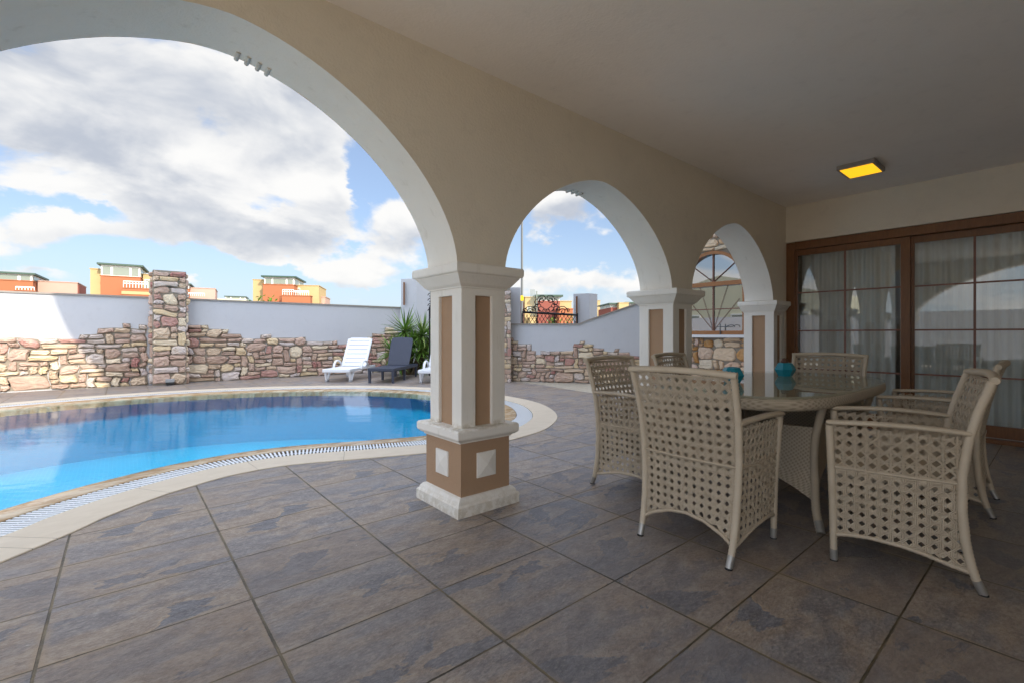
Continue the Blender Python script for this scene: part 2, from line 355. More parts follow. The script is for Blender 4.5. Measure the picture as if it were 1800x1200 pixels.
# ------------------------------------------------------------ mesh builder
class MB:
    def __init__(s): s.v = []; s.f = []; s.mi = []; s.sm = []
    def add(s, vs, fs, mi=0, smooth=False):
        o = len(s.v); s.v += [tuple(q) for q in vs]
        for f in fs: s.f.append(tuple(i+o for i in f)); s.mi.append(mi); s.sm.append(smooth)
        return s
    def box(s, a, b, mi=0):
        (x0, y0, z0), (x1, y1, z1) = a, b
        x0, x1 = sorted((x0, x1)); y0, y1 = sorted((y0, y1)); z0, z1 = sorted((z0, z1))
        vs = [(x0,y0,z0),(x1,y0,z0),(x1,y1,z0),(x0,y1,z0),(x0,y0,z1),(x1,y0,z1),(x1,y1,z1),(x0,y1,z1)]
        return s.add(vs, [(0,3,2,1),(4,5,6,7),(0,1,5,4),(1,2,6,5),(2,3,7,6),(3,0,4,7)], mi)
    def bbox(s, a, b, r=.01, mi=0):       # bevelled box
        bm = bmesh.new(); bmesh.ops.create_cube(bm, size=1)
        for v in bm.verts: v.co = Vector([(a[i]+b[i])/2+v.co[i]*abs(b[i]-a[i]) for i in range(3)])
        bmesh.ops.bevel(bm, geom=bm.edges[:], offset=r, segments=2, affect='EDGES', profile=.6)
        bm.verts.index_update()
        s.add([v.co[:] for v in bm.verts], [[v.index for v in f.verts] for f in bm.faces], mi, False); bm.free(); return s
    def loops(s, rings, closed=True, cap=True, mi=0, smooth=True):
        n = len(rings[0]); vs = [p for r in rings for p in r]; fs = []
        for i in range(len(rings)-1):
            for j in range(n if closed else n-1):
                k = (j+1) % n; fs.append((i*n+j, i*n+k, (i+1)*n+k, (i+1)*n+j))
        s.add(vs, fs, mi, smooth)
        if cap and closed:
            s.add(rings[0], [tuple(range(n))[::-1]], mi); s.add(rings[-1], [tuple(range(n))], mi)
        return s
    def tube(s, pts, rad, n=8, mi=0, flat=1.0, up=None, closed=False, cap=True, wrap=0, smooth=True):
        pts = [Vector(p) for p in pts]
        if wrap:                                                   # rings of wound strand
            L = [0]
            for i in range(1, len(pts)): L.append(L[-1]+(pts[i]-pts[i-1]).length)
            m = max(2, int(L[-1]/wrap)); q = []; rr = []
            for i in range(m+1):
                t = L[-1]*i/m; k = 1
                while k < len(L)-1 and L[k] < t: k += 1
                a = (t-L[k-1])/max(1e-9, L[k]-L[k-1]); q.append(pts[k-1].lerp(pts[k], a))
                r0 = rad if not hasattr(rad, '__len__') else rad[k-1]*(1-a)+rad[k]*a
                rr.append(r0*(1.0 if i % 2 else .83))
            pts = q; rad = rr
        rings = []; m = len(pts); prev = None
        for i, p in enumerate(pts):
            t = (pts[(i+1) % m]-pts[i-1]) if closed else (pts[min(i+1, m-1)]-pts[max(i-1, 0)])
            t.normalize()
            u = Vector(up) if up else (prev if prev is not None else (Vector((0, 0, 1)) if abs(t.z) < .9 else Vector((0, 1, 0))))
            a = t.cross(u)
            if a.length < 1e-5: a = t.cross(Vector((1, 0.1, 0)))
            a.normalize(); b = a.cross(t); b.normalize(); prev = b
            r = rad[i] if hasattr(rad, '__len__') else rad
            rings.append([p+a*(r*math.cos(2*math.pi*j/n))+b*(r*flat*math.sin(2*math.pi*j/n)) for j in range(n)])
        if closed: rings.append(rings[0])
        return s.loops(rings, cap=cap and not closed, mi=mi, smooth=smooth)
    def lathe(s, prof, n=16, c=(0, 0, 0), mi=0, smooth=True, cap=True):
        rings = [[(c[0]+r*math.cos(2*math.pi*j/n), c[1]+r*math.sin(2*math.pi*j/n), c[2]+z) for j in range(n)] for r, z in prof]
        return s.loops(rings, cap=cap, mi=mi, smooth=smooth)
    def prism(s, poly, fn, a, b, mi=0, side=None):                 # poly 2-D outline, fn(p, q, t) -> xyz
        n = len(poly); A = [fn(p, q, a) for p, q in poly]; B = [fn(p, q, b) for p, q in poly]
        s.add(A+B, [tuple(range(n))[::-1], tuple(range(n, 2*n))]+[(i, (i+1) % n, n+(i+1) % n, n+i) for i in range(n)], mi)
        return s
    def build(s, name, mats, parent=None, loc=None):
        me = bpy.data.meshes.new(name); me.from_pydata(s.v, [], s.f)
        for m in (mats if isinstance(mats, (list, tuple)) else [mats]): me.materials.append(M_[m] if isinstance(m, str) else m)
        me.polygons.foreach_set('material_index', s.mi); me.polygons.foreach_set('use_smooth', s.sm); me.update()
        o = bpy.data.objects.new(name, me); COL.objects.link(o)
        if parent: o.parent = parent
        if loc: o.location = loc
        return o
def fixn(o):
    bm = bmesh.new(); bm.from_mesh(o.data); bmesh.ops.remove_doubles(bm, verts=bm.verts[:], dist=1e-5)
    bmesh.ops.recalc_face_normals(bm, faces=bm.faces[:]); bm.to_mesh(o.data); bm.free(); return o
def tag(o, label, cat, group=None):
    o['label'] = label; o['category'] = cat
    if group: o['group'] = group
    return o
def struct(o): o['kind'] = 'structure'; return o
def thing(name, label, cat, loc=(0, 0, 0), rz=0, group=None):
    o = bpy.data.objects.new(name, None); COL.objects.link(o); o.location = loc; o.rotation_euler = (0, 0, rz)
    return tag(o, label, cat, group)
def copy_thing(root, loc, rz, label):
    r = root.copy(); COL.objects.link(r); r.location = loc; r.rotation_euler = (0, 0, rz); r['label'] = label
    for ch in [o for o in list(COL.objects) if o.parent == root]:
        c = ch.copy(); COL.objects.link(c); c.parent = r
        for g in [o for o in list(COL.objects) if o.parent == ch]:
            q = g.copy(); COL.objects.link(q); q.parent = c
    return r
def catmull(P, n, closed=True):
    out = []; m = len(P)
    for i in range(m if closed else m-1):
        g = (lambda k: P[k % m]) if closed else (lambda k: P[max(0, min(m-1, k))])
        p0, p1, p2, p3 = [Vector(g(i+k)) for k in (-1, 0, 1, 2)]
        for j in range(n):
            t = j/n
            out.append(.5*((2*p1)+(p2-p0)*t+(2*p0-5*p1+4*p2-p3)*t*t+(3*p1-p0-3*p2+p3)*t**3))
    if not closed: out.append(Vector(P[-1]))
    return out
def W(x, y, dpt):                                                  # a spot on the ground, from bearing and distance
    return (dpt*FW[0]+x*RT[0], dpt*FW[1]+x*RT[1])
def fl(u, v, z=0):
    dpt = FPX*(H-z)/(v-HZ); s = (u-900)/FPX*dpt; return (dpt*FW[0]+s*RT[0], dpt*FW[1]+s*RT[1], z)
def onX(u, v, X):
    dpt = X/(FW[0]+(u-900)/FPX*RT[0]); s = (u-900)/FPX*dpt; return (X, dpt*FW[1]+s*RT[1], H-(v-HZ)*dpt/FPX)
def onY(u, v, Y):
    dpt = Y/(FW[1]+(u-900)/FPX*RT[1]); s = (u-900)/FPX*dpt; return (dpt*FW[0]+s*RT[0], Y, H-(v-HZ)*dpt/FPX)
def onLine(u, v, A, B):                                            # vertical plane through A, B -> (s along, z)
    dx, dy = B[0]-A[0], B[1]-A[1]; L = math.hypot(dx, dy); n = (-dy/L, dx/L)
    k = (FW[0]+(u-900)/FPX*RT[0], FW[1]+(u-900)/FPX*RT[1])
    dpt = (A[0]*n[0]+A[1]*n[1])/(k[0]*n[0]+k[1]*n[1])
    x, y = dpt*k[0], dpt*k[1]
    return ((x-A[0])*dx/L+(y-A[1])*dy/L, H-(v-HZ)*dpt/FPX)

def interp(P, x):
    if x <= P[0][0]: return P[0][1]
    for (a, b), (c, d_) in zip(P, P[1:]):
        if x <= c: return b+(d_-b)*(x-a)/max(1e-6, c-a)
    return P[-1][1]
# ------------------------------------------------------------ ground, deck, pool
ctrl = [(-.5,3.72),(-.32,3.94),(-.09,4.15),(.17,4.33),(.6,4.52),(1.14,4.54),(1.77,4.32),(2.35,4.12),(2.9,4.05),(3.5,4.15),(3.9,4.35),(4.28,4.66),
        (4.62,5.12),(4.86,5.65),(4.96,6.3),(4.95,7.2),(4.68,8.2),(4.05,9.25),(3.0,10.15),(1.75,10.72),(.6,10.92),(-.4,10.88),(-1.43,10.62),
        (-2.9,10.0),(-4.1,8.8),(-4.7,7.0),(-4.5,5.1),(-3.5,3.75),(-2.4,3.2),(-1.5,3.12),(-.9,3.36)]
cen = [Vector((p.x, p.y)) for p in catmull([Vector((x, y, 0)) for x, y in ctrl], 12)]
def resample(P, step):
    n = len(P); L = [0]
    for i in range(n): L.append(L[-1]+(P[(i+1) % n]-P[i]).length)
    m = int(L[-1]/step); q = []; k = 0
    for i in range(m):
        t = L[-1]*i/m
        while L[k+1] < t: k += 1
        q.append(P[k].lerp(P[(k+1) % n], (t-L[k])/(L[k+1]-L[k])))
    return q
cen = resample(cen, .03)
def offset(P, dst):                                               # + = away from the water
    n = len(P); o = []
    for i in range(n):
        t = (P[(i+2) % n]-P[i-2]).normalized(); o.append(P[i]+Vector((t.y, -t.x))*dst)
    return o
area = sum(cen[i].x*cen[(i+1) % len(cen)].y-cen[(i+1) % len(cen)].x*cen[i].y for i in range(len(cen)))
SG = 1 if area > 0 else -1
O_out = offset(cen, .33*SG); O_g0 = cen; O_g1 = offset(cen, -.225*SG); O_w = offset(cen, -.54*SG)
def sheet_with_hole(name, outer, hole, z, m):
    bm = bmesh.new(); es = []
    for loop in [outer]+([hole] if hole else []):
        vs = [bm.verts.new((p[0], p[1], z)) for p in loop]
        es += [bm.edges.new((vs[i], vs[(i+1) % len(vs)])) for i in range(len(vs))]
    bmesh.ops.triangle_fill(bm, use_beauty=True, use_dissolve=False, edges=es)
    for f in bm.faces:
        f.normal_update()
        if f.normal.z < 0: f.normal_flip()
    me = bpy.data.meshes.new(name); bm.to_mesh(me); bm.free(); me.materials.append(M_[m])
    o = bpy.data.objects.new(name, me); COL.objects.link(o); return struct(o)
hole = O_out[::6]
DK = [(-9.3, -2.6), (6.98, -2.6), (6.98, 4.0), (6.80, 4.35), (6.83, 5.8), (7.07, 7.28), (7.08, 8.6), (7.0, 13.0), (-9.3, 13.0)]
deck = sheet_with_hole('deck', DK, hole, 0, 'slate')
lt = MB(); lt.box((-9.3, -9, -.1), (-5.0, 13.0, .004)); lt.box((-5.0, -9, -.1), (-1.25, 2.9, .004)); struct(lt.build('added_bounce_paving', 'coping'))  # unseen pale paving added to bounce sunlight up into the porch
gr = MB(); bigc = [(-1500, -1500), (1500, -1500), (1500, 1500), (-1500, 1500)]
sheet_with_hole('ground', bigc, hole, -.03, 'earth')
gv = MB(); g_ = [(6.79, 4.30), (6.82, 5.8), (7.06, 7.28), (7.07, 8.8), (7.4, 8.8), (10.2, 4.30)]
gv.add([(x, y, -.006) for x, y in g_], [tuple(range(6))[::-1]]); struct(fixn(gv.build('gravel', 'gravel')))
# outer coping, stone by stone
cp = MB(); n = len(cen); seg = 27
for a in range(0, n, seg):
    b = min(a+seg, n)
    idx = [i % n for i in range(a, b+1)]
    if b == n: idx[-1] = 0
    pA = [O_out[i] for i in idx]; pB = [O_g0[i] for i in idx]
    pA[-1] = pA[-1].lerp(pA[-2], .10); pB[-1] = pB[-1].lerp(pB[-2], .10)
    k = len(idx); o1 = []
    for p, q in zip(pA, pB):
        dd = (q-p).normalized()*.004
        o1.append([(p.x, p.y, -.02), (p.x, p.y, .004), (p.x+dd.x, p.y+dd.y, .008), (q.x-dd.x, q.y-dd.y, .008), (q.x, q.y, .004), (q.x, q.y, -.06)])
    cp.loops(o1, closed=False, cap=False, smooth=False)
struct(fixn(cp.build('pool_coping', 'coping')))
# joint bed below the coping
jb = MB(); jb.loops([[(O_out[i].x, O_out[i].y, -.004), (O_g0[i].x, O_g0[i].y, -.004)] for i in list(range(0, n, 3))+[0]], closed=False, cap=False); struct(fixn(jb.build('coping_bed', 'mortar')))
ch = MB(); ch.loops([[(O_g0[i].x, O_g0[i].y, -.002), (O_g0[i].x, O_g0[i].y, -.10), (O_g1[i].x, O_g1[i].y, -.10), (O_g1[i].x, O_g1[i].y, -.002)] for i in list(range(0, n, 3))+[0]], closed=False, cap=False)
struct(fixn(ch.build('drain_channel', 'black')))
ic = MB(); LP = lambda i, f: (O_g1[i].lerp(O_w[i], f).x, O_g1[i].lerp(O_w[i], f).y)
ic.loops([[(*LP(i, 0), -.10), (*LP(i, 0), .004), (*LP(i, .04), .006), (*LP(i, .70), -.004), (*LP(i, .97), -.026), (*LP(i, 1), -.034), (*LP(i, 1), -.12)] for i in list(range(0, n, 3))+[0]], closed=False, cap=False)
struct(fixn(ic.build('pool_lip', 'coping_wet')))
gt = MB(); pitch = .030
g0 = resample(O_g0, pitch); 
for i in range(n):
    if i % 1: continue
    p, q = O_g0[i], O_g1[i]; t = (O_g0[(i+1) % n]-O_g0[i-1]).normalized()
    dd = (q-p).normalized(); p = p+dd*.006; q = q-dd*.006; hw = .0080
    c_ = [(p+t*hw), (q+t*hw), (q-t*hw), (p-t*hw)]
    gt.add([(v.x, v.y, -.006) for v in c_]+[(v.x, v.y, .002) for v in c_], [(0,1,2,3),(7,6,5,4),(0,4,5,1),(1,5,6,2),(2,6,7,3),(3,7,4,0)])
for fr_ in (.5,):
    gt.tube([(O_g0[i].lerp(O_g1[i], fr_).x, O_g0[i].lerp(O_g1[i], fr_).y, -.006) for i in range(0, n, 2)], .006, 4, closed=True)
tag(fixn(gt.build('drain_grate', 'grate')), 'white slatted overflow grate curving round the pool edge', 'grate')
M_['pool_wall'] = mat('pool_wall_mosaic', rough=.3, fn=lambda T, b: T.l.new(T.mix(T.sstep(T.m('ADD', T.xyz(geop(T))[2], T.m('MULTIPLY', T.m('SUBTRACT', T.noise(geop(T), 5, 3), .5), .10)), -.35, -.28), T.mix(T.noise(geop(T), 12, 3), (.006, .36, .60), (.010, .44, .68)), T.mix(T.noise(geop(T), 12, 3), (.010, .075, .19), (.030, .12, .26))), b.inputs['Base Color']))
pb = MB(); W0 = [p for p in O_w[::5]]
W1 = [p for p in offset(cen, -.56*SG)[::5]]
pb.loops([[(p.x, p.y, -.10) for p in W0], [(p.x, p.y, -.95) for p in W1]], cap=False)
cx = sum(p.x for p in W1)/len(W1); cy = sum(p.y for p in W1)/len(W1)
bmh = bmesh.new(); vs = [bmh.verts.new((p.x, p.y, -.95)) for p in W1]; es = [bmh.edges.new((vs[i], vs[(i+1) % len(vs)])) for i in range(len(vs))]
bmesh.ops.triangle_fill(bmh, use_beauty=True, edges=es); bmh.verts.index_update()
pb.add([v.co[:] for v in bmh.verts], [[v.index for v in f.verts] for f in bmh.faces], 1); bmh.free()
struct(pb.build('pool_basin', ['pool_wall', 'mosaic']))
sheet_with_hole('water', [(p.x, p.y) for p in offset(cen, -.47*SG)[::5]], None, -.016, 'water')

# ------------------------------------------------------------ villa
villa = thing('villa', 'cream villa with arched white columned porch, stone wing and wooden framed doors', 'house')
ZS = 1.535; CZ = 2.78; Y0, Y1 = 2.40, 2.75
def arch_curve(x0, x1, zt, n=44, e=1.68):
    c = (x0+x1)/2; a = (x1-x0)/2; b = zt-ZS; P = []
    for i in range(n+1):
        t = math.pi*i/n; cx_, sx_ = math.cos(t), math.sin(t)
        P.append((c-a*math.copysign(abs(cx_)**(2/e), cx_), ZS+b*abs(sx_)**(2/e)))
    return P
def arcade(name, bays, xs, xe, ztop, parent, mapf, y0, y1):
    mb = MB(); ins = MB(); cur = xs
    for (a, b, zt) in bays:
        if a > cur:
            for y in (y0, y1): mb.add([mapf(cur, y, ZS), mapf(a, y, ZS), mapf(a, y, ztop), mapf(cur, y, ztop)], [(0,1,2,3)])
            mb.add([mapf(cur, y0, ZS), mapf(a, y0, ZS), mapf(a, y1, ZS), mapf(cur, y1, ZS)], [(0,1,2,3)])
        P = arch_curve(a, b, zt)
        for i in range(len(P)-1):
            (xa, za), (xb, zb) = P[i], P[i+1]
            for y in (y0, y1): mb.add([mapf(xa, y, za), mapf(xb, y, zb), mapf(xb, y, ztop), mapf(xa, y, ztop)], [(0,1,2,3)])
        rr = []
        for k, (x, z) in enumerate(P):
            rag = .006*(noise.noise(Vector((x*7, z*7, 3))))
            rr.append([mapf(x, y0-.002, z), mapf(x, (y0+y1)/2, z+.001), mapf(x, y1+.002, z+rag)])
        ins.loops(rr, closed=False, cap=False, smooth=True)
        cur = b
    if xe > cur:
        for y in (y0, y1): mb.add([mapf(cur, y, ZS), mapf(xe, y, ZS), mapf(xe, y, ztop), mapf(cur, y, ztop)], [(0,1,2,3)])
        mb.add([mapf(cur, y0, ZS), mapf(xe, y0, ZS), mapf(xe, y1, ZS), mapf(cur, y1, ZS)], [(0,1,2,3)])
    o = mb.build(name, 'wall_in', parent); ins.build('arch_soffit', 'col_white', o); return o
BAYS = [(-.83, 1.575, 2.53), (1.955, 3.985, 2.325), (4.345, 6.335, 2.35)]
aw = arcade('arcade_wall', BAYS, -1.2, 6.75, 3.0, villa, lambda x, y, z: (x, y, z), Y0, Y1)
aw2 = arcade('end_arcade_wall', [(-2.35, 2.35, 2.66)], -2.6, 2.4, 3.0, villa, lambda a, y, z: (-.85-(y-Y0), a, z), Y0, Y1)
for (u, v, r_) in [(416, 95, .012), (434, 104, .012), (453, 115, .012), (469, 126, .012), (998, 337, .013), (1007, 340, .013), (1015, 343, .013)]:
    p = onY(u, v, 2.75); bay = BAYS[0] if u < 800 else BAYS[1]; pz = interp(arch_curve(*bay), p[0])
    tl = MB(); tl.tube([(p[0], 2.69, pz+.004), (p[0], 2.765, pz+.001)], [r_, r_], 8); tl.build('eave_tile', 'clay', villa)
cl = MB(); cl.box((-1.18, -2.6, CZ), (6.75, Y0, CZ+.2)); cl.build('porch_ceiling', 'ceil', villa)
# column: shaft with recessed tan strips, ledge, tan pedestal with raised lozenges
def column(xc, yc, half=False):
    hx, hy = .1725, .1875
    x0, x1, y0, y1 = xc-hx, xc+hx, yc-hy, yc+hy
    c = MB(); pw = .108
    for (ax, ay) in ((x0, y0), (x1-pw, y0), (x0, y1-pw), (x1-pw, y1-pw)): c.bbox((ax, ay, .52), (ax+pw, ay+pw, 1.352), .006)
    c.bbox((x0, y0, 1.345), (x1, y1, 1.41), .004)
    col = c.build('column', 'col_white', villa)
    r = MB(); r.box((x0+.022, y0+.022, .50), (x1-.022, y1-.022, 1.36)); r.build('recess_strip', 'tan', col)
    def ring(o): return [(x0-o, y0-o), (x1+o, y0-o), (x1+o, y1+o), (x0-o, y1+o)]
    k = MB()
    prof = [(.0, 1.388), (.010, 1.389), (.010, 1.397), (.018, 1.402), (.030, 1.412), (.045, 1.432), (.060, 1.452), (.068, 1.462), (.072, 1.470), (.082, 1.472), (.088, 1.478), (.090, 1.490), (.090, 1.520), (.084, 1.530), (.0, 1.5335)]
    if half: prof = [(o*.62, z) for o, z in prof]
    k.loops([[(x, y, z) for x, y in ring(o)] for o, z in prof], smooth=False); k.build('capital', 'col_white', col)
    l = MB(); prof = [(.022, .435), (.030, .437), (.032, .447), (.045, .452), (.062, .465), (.066, .475), (.066, .512), (.058, .522), (.0, .5245)]
    l.loops([[(x, y, z) for x, y in ring(o)] for o, z in prof], smooth=False); l.build('ledge', 'col_white', col)
    p = MB(); p.box((x0-.018, y0-.022, .10), (x1+.018, y1+.022, .436)); ped = p.build('pedestal', 'tan', col)
    b = MB(); prof = [(.068, 0), (.068, .062), (.060, .070), (.055, .072), (.050, .088), (.036, .104), (.018, .110), (0, .112)]
    b.loops([[(x, y, z) for x, y in ring(o)] for o, z in prof], smooth=False); b.build('base', 'col_white', col)
    s = .073; zc = .285; xm, ym = xc, yc; a, bb = x0-.018, y0-.022
    def loz(fn): t = MB(); t.add([fn(-s, -s-.005, .0), fn(s, -s-.005, .0), fn(s, s+.005, .0), fn(-s, s+.005, .0), fn(-s, -s-.005, .008), fn(s, -s-.005, .008), fn(s, s+.005, .008), fn(-s, s+.005, .008), fn(0, 0, .022)],
                       [(0,1,5,4),(1,2,6,5),(2,3,7,6),(3,0,4,7),(4,5,8),(5,6,8),(6,7,8),(7,4,8)]); t.build('lozenge_tile', 'col_white', col)
    loz(lambda p_, q_, d_: (xm+p_, bb-d_, zc+q_)); loz(lambda p_, q_, d_: (a-d_, ym-p_, zc+q_))
    loz(lambda p_, q_, d_: (xm-p_, y1+.022+d_, zc+q_)); loz(lambda p_, q_, d_: (x1+.018+d_, ym+p_, zc+q_))
    return col
for xc in (-1.01, 1.7755, 4.17): column(xc, 2.5825)
column(6.525, 2.5825, True)
# door wall, wing, shade-casting storey above, room
dw = MB(); dw.box((6.75, Y0+.0, 0), (7.0, 2.62, 3.0)); dw.box((6.752, -2.6, 2.31), (7.0, Y0, 3.0)); dw.box((6.75, -2.6, 0), (7.0, -2.35, 2.31)); dw.build('door_wall', 'wall_in', villa)
sw = MB(); sw.box((-1.2, -2.9, 0), (7.0, -2.6, 3.0)); sw.build('back_wall', 'wall_in', villa)
rm = MB()
rm.box((7.0, -2.6, -.02), (10.5, 2.6, 0.0)); rm.box((10.5, -2.6, 0), (10.6, 2.6, 3.0)); rm.box((7.0, -2.7, 0), (10.6, -2.6, 3)); rm.box((7.0, -2.6, 2.9), (10.5, 2.6, 3.0)); rm.box((7.0, 2.62, 0), (10.6, 2.72, 3))
rm.build('living_room', 'room', villa)
us = MB()
us.box((-.22, -3.0, 3.0), (11.5, Y1, 9.3)); us.box((-2.3, 1.2, 3.002), (-.22, Y1, 5.85))  # unseen storey, sized to shade the pool and deck
prof = [(-.22, 5.85), (-.22, 9.29), (-.6, 9.29), (-1.10, 8.2), (-1.02, 7.75), (-.86, 7.25), (-.60, 6.75), (-.36, 6.35), (-.23, 5.95)]  # fin outline shaped to give the shadow edge on the far wall
us.prism(prof, lambda p, q, t: (p, t, q), 2.60, Y1-.002); us.build('upper_storey_shade_caster', 'render_white', villa)
wg = MB()
WY = (2.92, 3.90); zb = 1.10; zm = 1.85; wr = (WY[1]-WY[0])/2; wc = (WY[0]+WY[1])/2
WX = 6.79; wy0, wy1 = 2.752, 4.35
wg.box((WX, wy0, 0), (7.0, WY[0], 8.5)); wg.box((WX, WY[1], 0), (7.0, wy1, 8.5)); wg.box((WX, WY[0], 0), (7.0, WY[1], zb))
AP = [(wc-wr*math.cos(math.pi*i/24), zm+wr*math.sin(math.pi*i/24)) for i in range(25)]
for i in range(24):
    for X in (WX, 7.0): wg.add([(X, AP[i][0], AP[i][1]), (X, AP[i+1][0], AP[i+1][1]), (X, AP[i+1][0], 8.5), (X, AP[i][0], 8.5)], [(0,1,2,3)])
    wg.add([(WX, AP[i][0], AP[i][1]), (WX, AP[i+1][0], AP[i+1][1]), (7.0, AP[i+1][0], AP[i+1][1]), (7.0, AP[i][0], AP[i][1])], [(0,1,2,3)])
wg.box((7.0, wy1-.2, 0), (11.5, wy1, 8.5)); wg.box((9.4, wy0, 0), (9.5, wy1-.2, 3.5)); wg.box((7.0, wy0, 2.9), (9.4, wy1-.2, 3.0)); wg.box((7.0, 2.73, 0), (9.4, 2.75, 3))
wing = wg.build('stone_wing', 'mortar', villa)

# ------------------------------------------------------------ stonework
def stones(mb, w_, h_, inside, place, uw, uh, sizes, th, rng, gap=.008, edge=True):
    nx, nz = int(w_/uw), int(h_/uh); used = set(); place0 = place
    so = rng.uniform(0, 50)
    def place(p, q, d_):                                           # courses wander a little
        e = min(1, p/.15, (w_-p)/.15) if edge else 1; e = max(0, e)
        return place0(p+e*uw*.42*noise.noise(Vector((p*2.2/uw*.12+so, q/uh*.55, 1))), q+uh*.50*noise.noise(Vector((p/uw*.30, q/uh*.35, so+7))), d_)
    for j in range(nz):
        for i in range(nx):
            if (i, j) in used or not inside((i+.5)*uw, (j+.5)*uh): continue
            opts = sizes[:]; rng.shuffle(opts)
            opts = sorted(opts, key=lambda s_: rng.random()/s_[2])
            for (a, b, _) in opts+[(1, 1, 1)]:
                cells = [(i+p, j+q) for p in range(a) for q in range(b)]
                if all(c not in used and c[0] < nx and c[1] < nz and inside((c[0]+.5)*uw, (c[1]+.5)*uh) for c in cells): break
            used.update(cells)
            x0, x1, z0, z1 = i*uw+gap, (i+a)*uw-gap, j*uh+gap, (j+b)*uh-gap
            jt = min(uw, uh)*.40
            t = th*rng.uniform(.55, 1.25); base_ = []
            W_, H_ = x1-x0, z1-z0; cr = min(W_, H_)*rng.uniform(.12, .34)
            ring = []
            for (cxx, czz, sx, sz) in ((x0, z0, 1, 1), (x1, z0, -1, 1), (x1, z1, -1, -1), (x0, z1, 1, -1)):
                c2 = cr*rng.uniform(.4, 1.3); pa, pb_ = (cxx, czz+sz*c2), (cxx+sx*c2, czz)
                ring += [pa, pb_] if (sx*sz > 0) else [pb_, pa]
                nxt = None
            full = []
            for k in range(8):
                a_, b_ = ring[k], ring[(k+1) % 8]; full.append(a_)
                if k % 2: 
                    for q in (.3, .65): full.append((a_[0]*(1-q)+b_[0]*q, a_[1]*(1-q)+b_[1]*q))
            full = [(p+rng.uniform(-jt, jt)*.32, q+rng.uniform(-jt, jt)*.32) for p, q in full]
            mx, mz = (x0+x1)/2, (z0+z1)/2; n_ = len(full); m_ = min(W_, H_)
            def shr(f): 
                return [(mx+(p-mx)*(1-f*m_/W_), mz+(q-mz)*(1-f*m_/H_)) for p, q in full]
            tx, tz = rng.uniform(-.3, .3)*t, rng.uniform(-.3, .3)*t
            def dep(p, q, d0, nz_=.0): return d0*(1+tx/t*(p-mx)/max(.02, W_)*1.2+tz/t*(q-mz)/max(.02, H_)*1.2)+rng.uniform(-1, 1)*nz_*t
            r0 = [place(p, q, -.004) for p, q in full]
            r1 = [place(p, q, dep(p, q, t*.62, .06)) for p, q in shr(.06)]
            r2 = [place(p, q, dep(p, q, t*.95, .16)) for p, q in shr(.24)]
            r3 = [place(p, q, dep(p, q, t*1.02, .22)) for p, q in shr(.62)]
            vs = r0+r1+r2+r3+[place(mx, mz, t*rng.uniform(.95, 1.2))]; fs = []
            for L in range(3):
                for k in range(n_): fs.append((L*n_+k, L*n_+(k+1) % n_, (L+1)*n_+(k+1) % n_, (L+1)*n_+k))
            for k in range(n_): fs.append((3*n_+k, 3*n_+(k+1) % n_, 4*n_))
            mb.add(vs, fs, 0, False)
            if (i+j) >= 0:
                g2 = gap*1.4
                bx = [place(i*uw, j*uh, .004), place((i+a)*uw, j*uh, .004), place((i+a)*uw, (j+b)*uh, .004), place(i*uw, (j+b)*uh, .004)]
                bx2 = [place(i*uw, j*uh, -.01), place((i+a)*uw, j*uh, -.01), place((i+a)*uw, (j+b)*uh, -.01), place(i*uw, (j+b)*uh, -.01)]
                mb.add(bx+bx2, [(0,1,2,3),(0,4,5,1),(1,5,6,2),(2,6,7,3),(3,7,4,0)], 1)
    return mb
SZ = [(2,1,4.2),(3,1,2.2),(1,1,2.2),(4,1,.4),(2,2,2.4),(3,2,1.2),(1,2,1.4),(4,3,.4),(1,3,.4),(2,3,.5)]
rng = random.Random(11)
# far boundary wall
FY = 13.1
bw = thing('boundary_wall', 'long white wall behind the pool with ragged pink stone along its foot', 'wall')
b_ = MB(); hw_ = 1.90
XE = 6.55
b_.box((-11, FY, -.03), (XE, FY+.22, hw_)); b_.build('wall_face', 'render_white', bw)
c_ = MB(); c_.box((-11, FY-.03, hw_), (XE+.04, FY+.25, hw_+.035)); c_.build('coping_strip', 'cope', bw)
prof_px = [(0,600),(25,598),(45,599),(48,594),(80,594),(108,594),(140,591),(143,589),(173,589),(175,580),(210,580),(212,568),(224,568),(226,578),(240,576),(241,570),(268,570),
           (326,570),(345,571),(348,572),(365,574),(390,582),(408,585),(425,590),(460,594),(462,586),(478,586),(480,592),(505,592),(508,590),(536,592),(540,598),(586,597),(590,602),(610,605),(640,600),(648,590),(672,588),(680,577),(720,580),(760,575)]
prof = sorted((onY(u, v, FY)[0], onY(u, v, FY)[2]) for u, v in prof_px)
X00 = -3.2
st = MB(); stones(st, XE-X00, 1.6, lambda x, z: z < interp(prof, X00+x) and not (.50 < X00+x < 1.14), lambda x, z, d_: (X00+x, FY-d_, z), .140, .102, SZ, .065, rng, .011)
st.build('stone_cladding', ['stone', 'mortar'], bw)
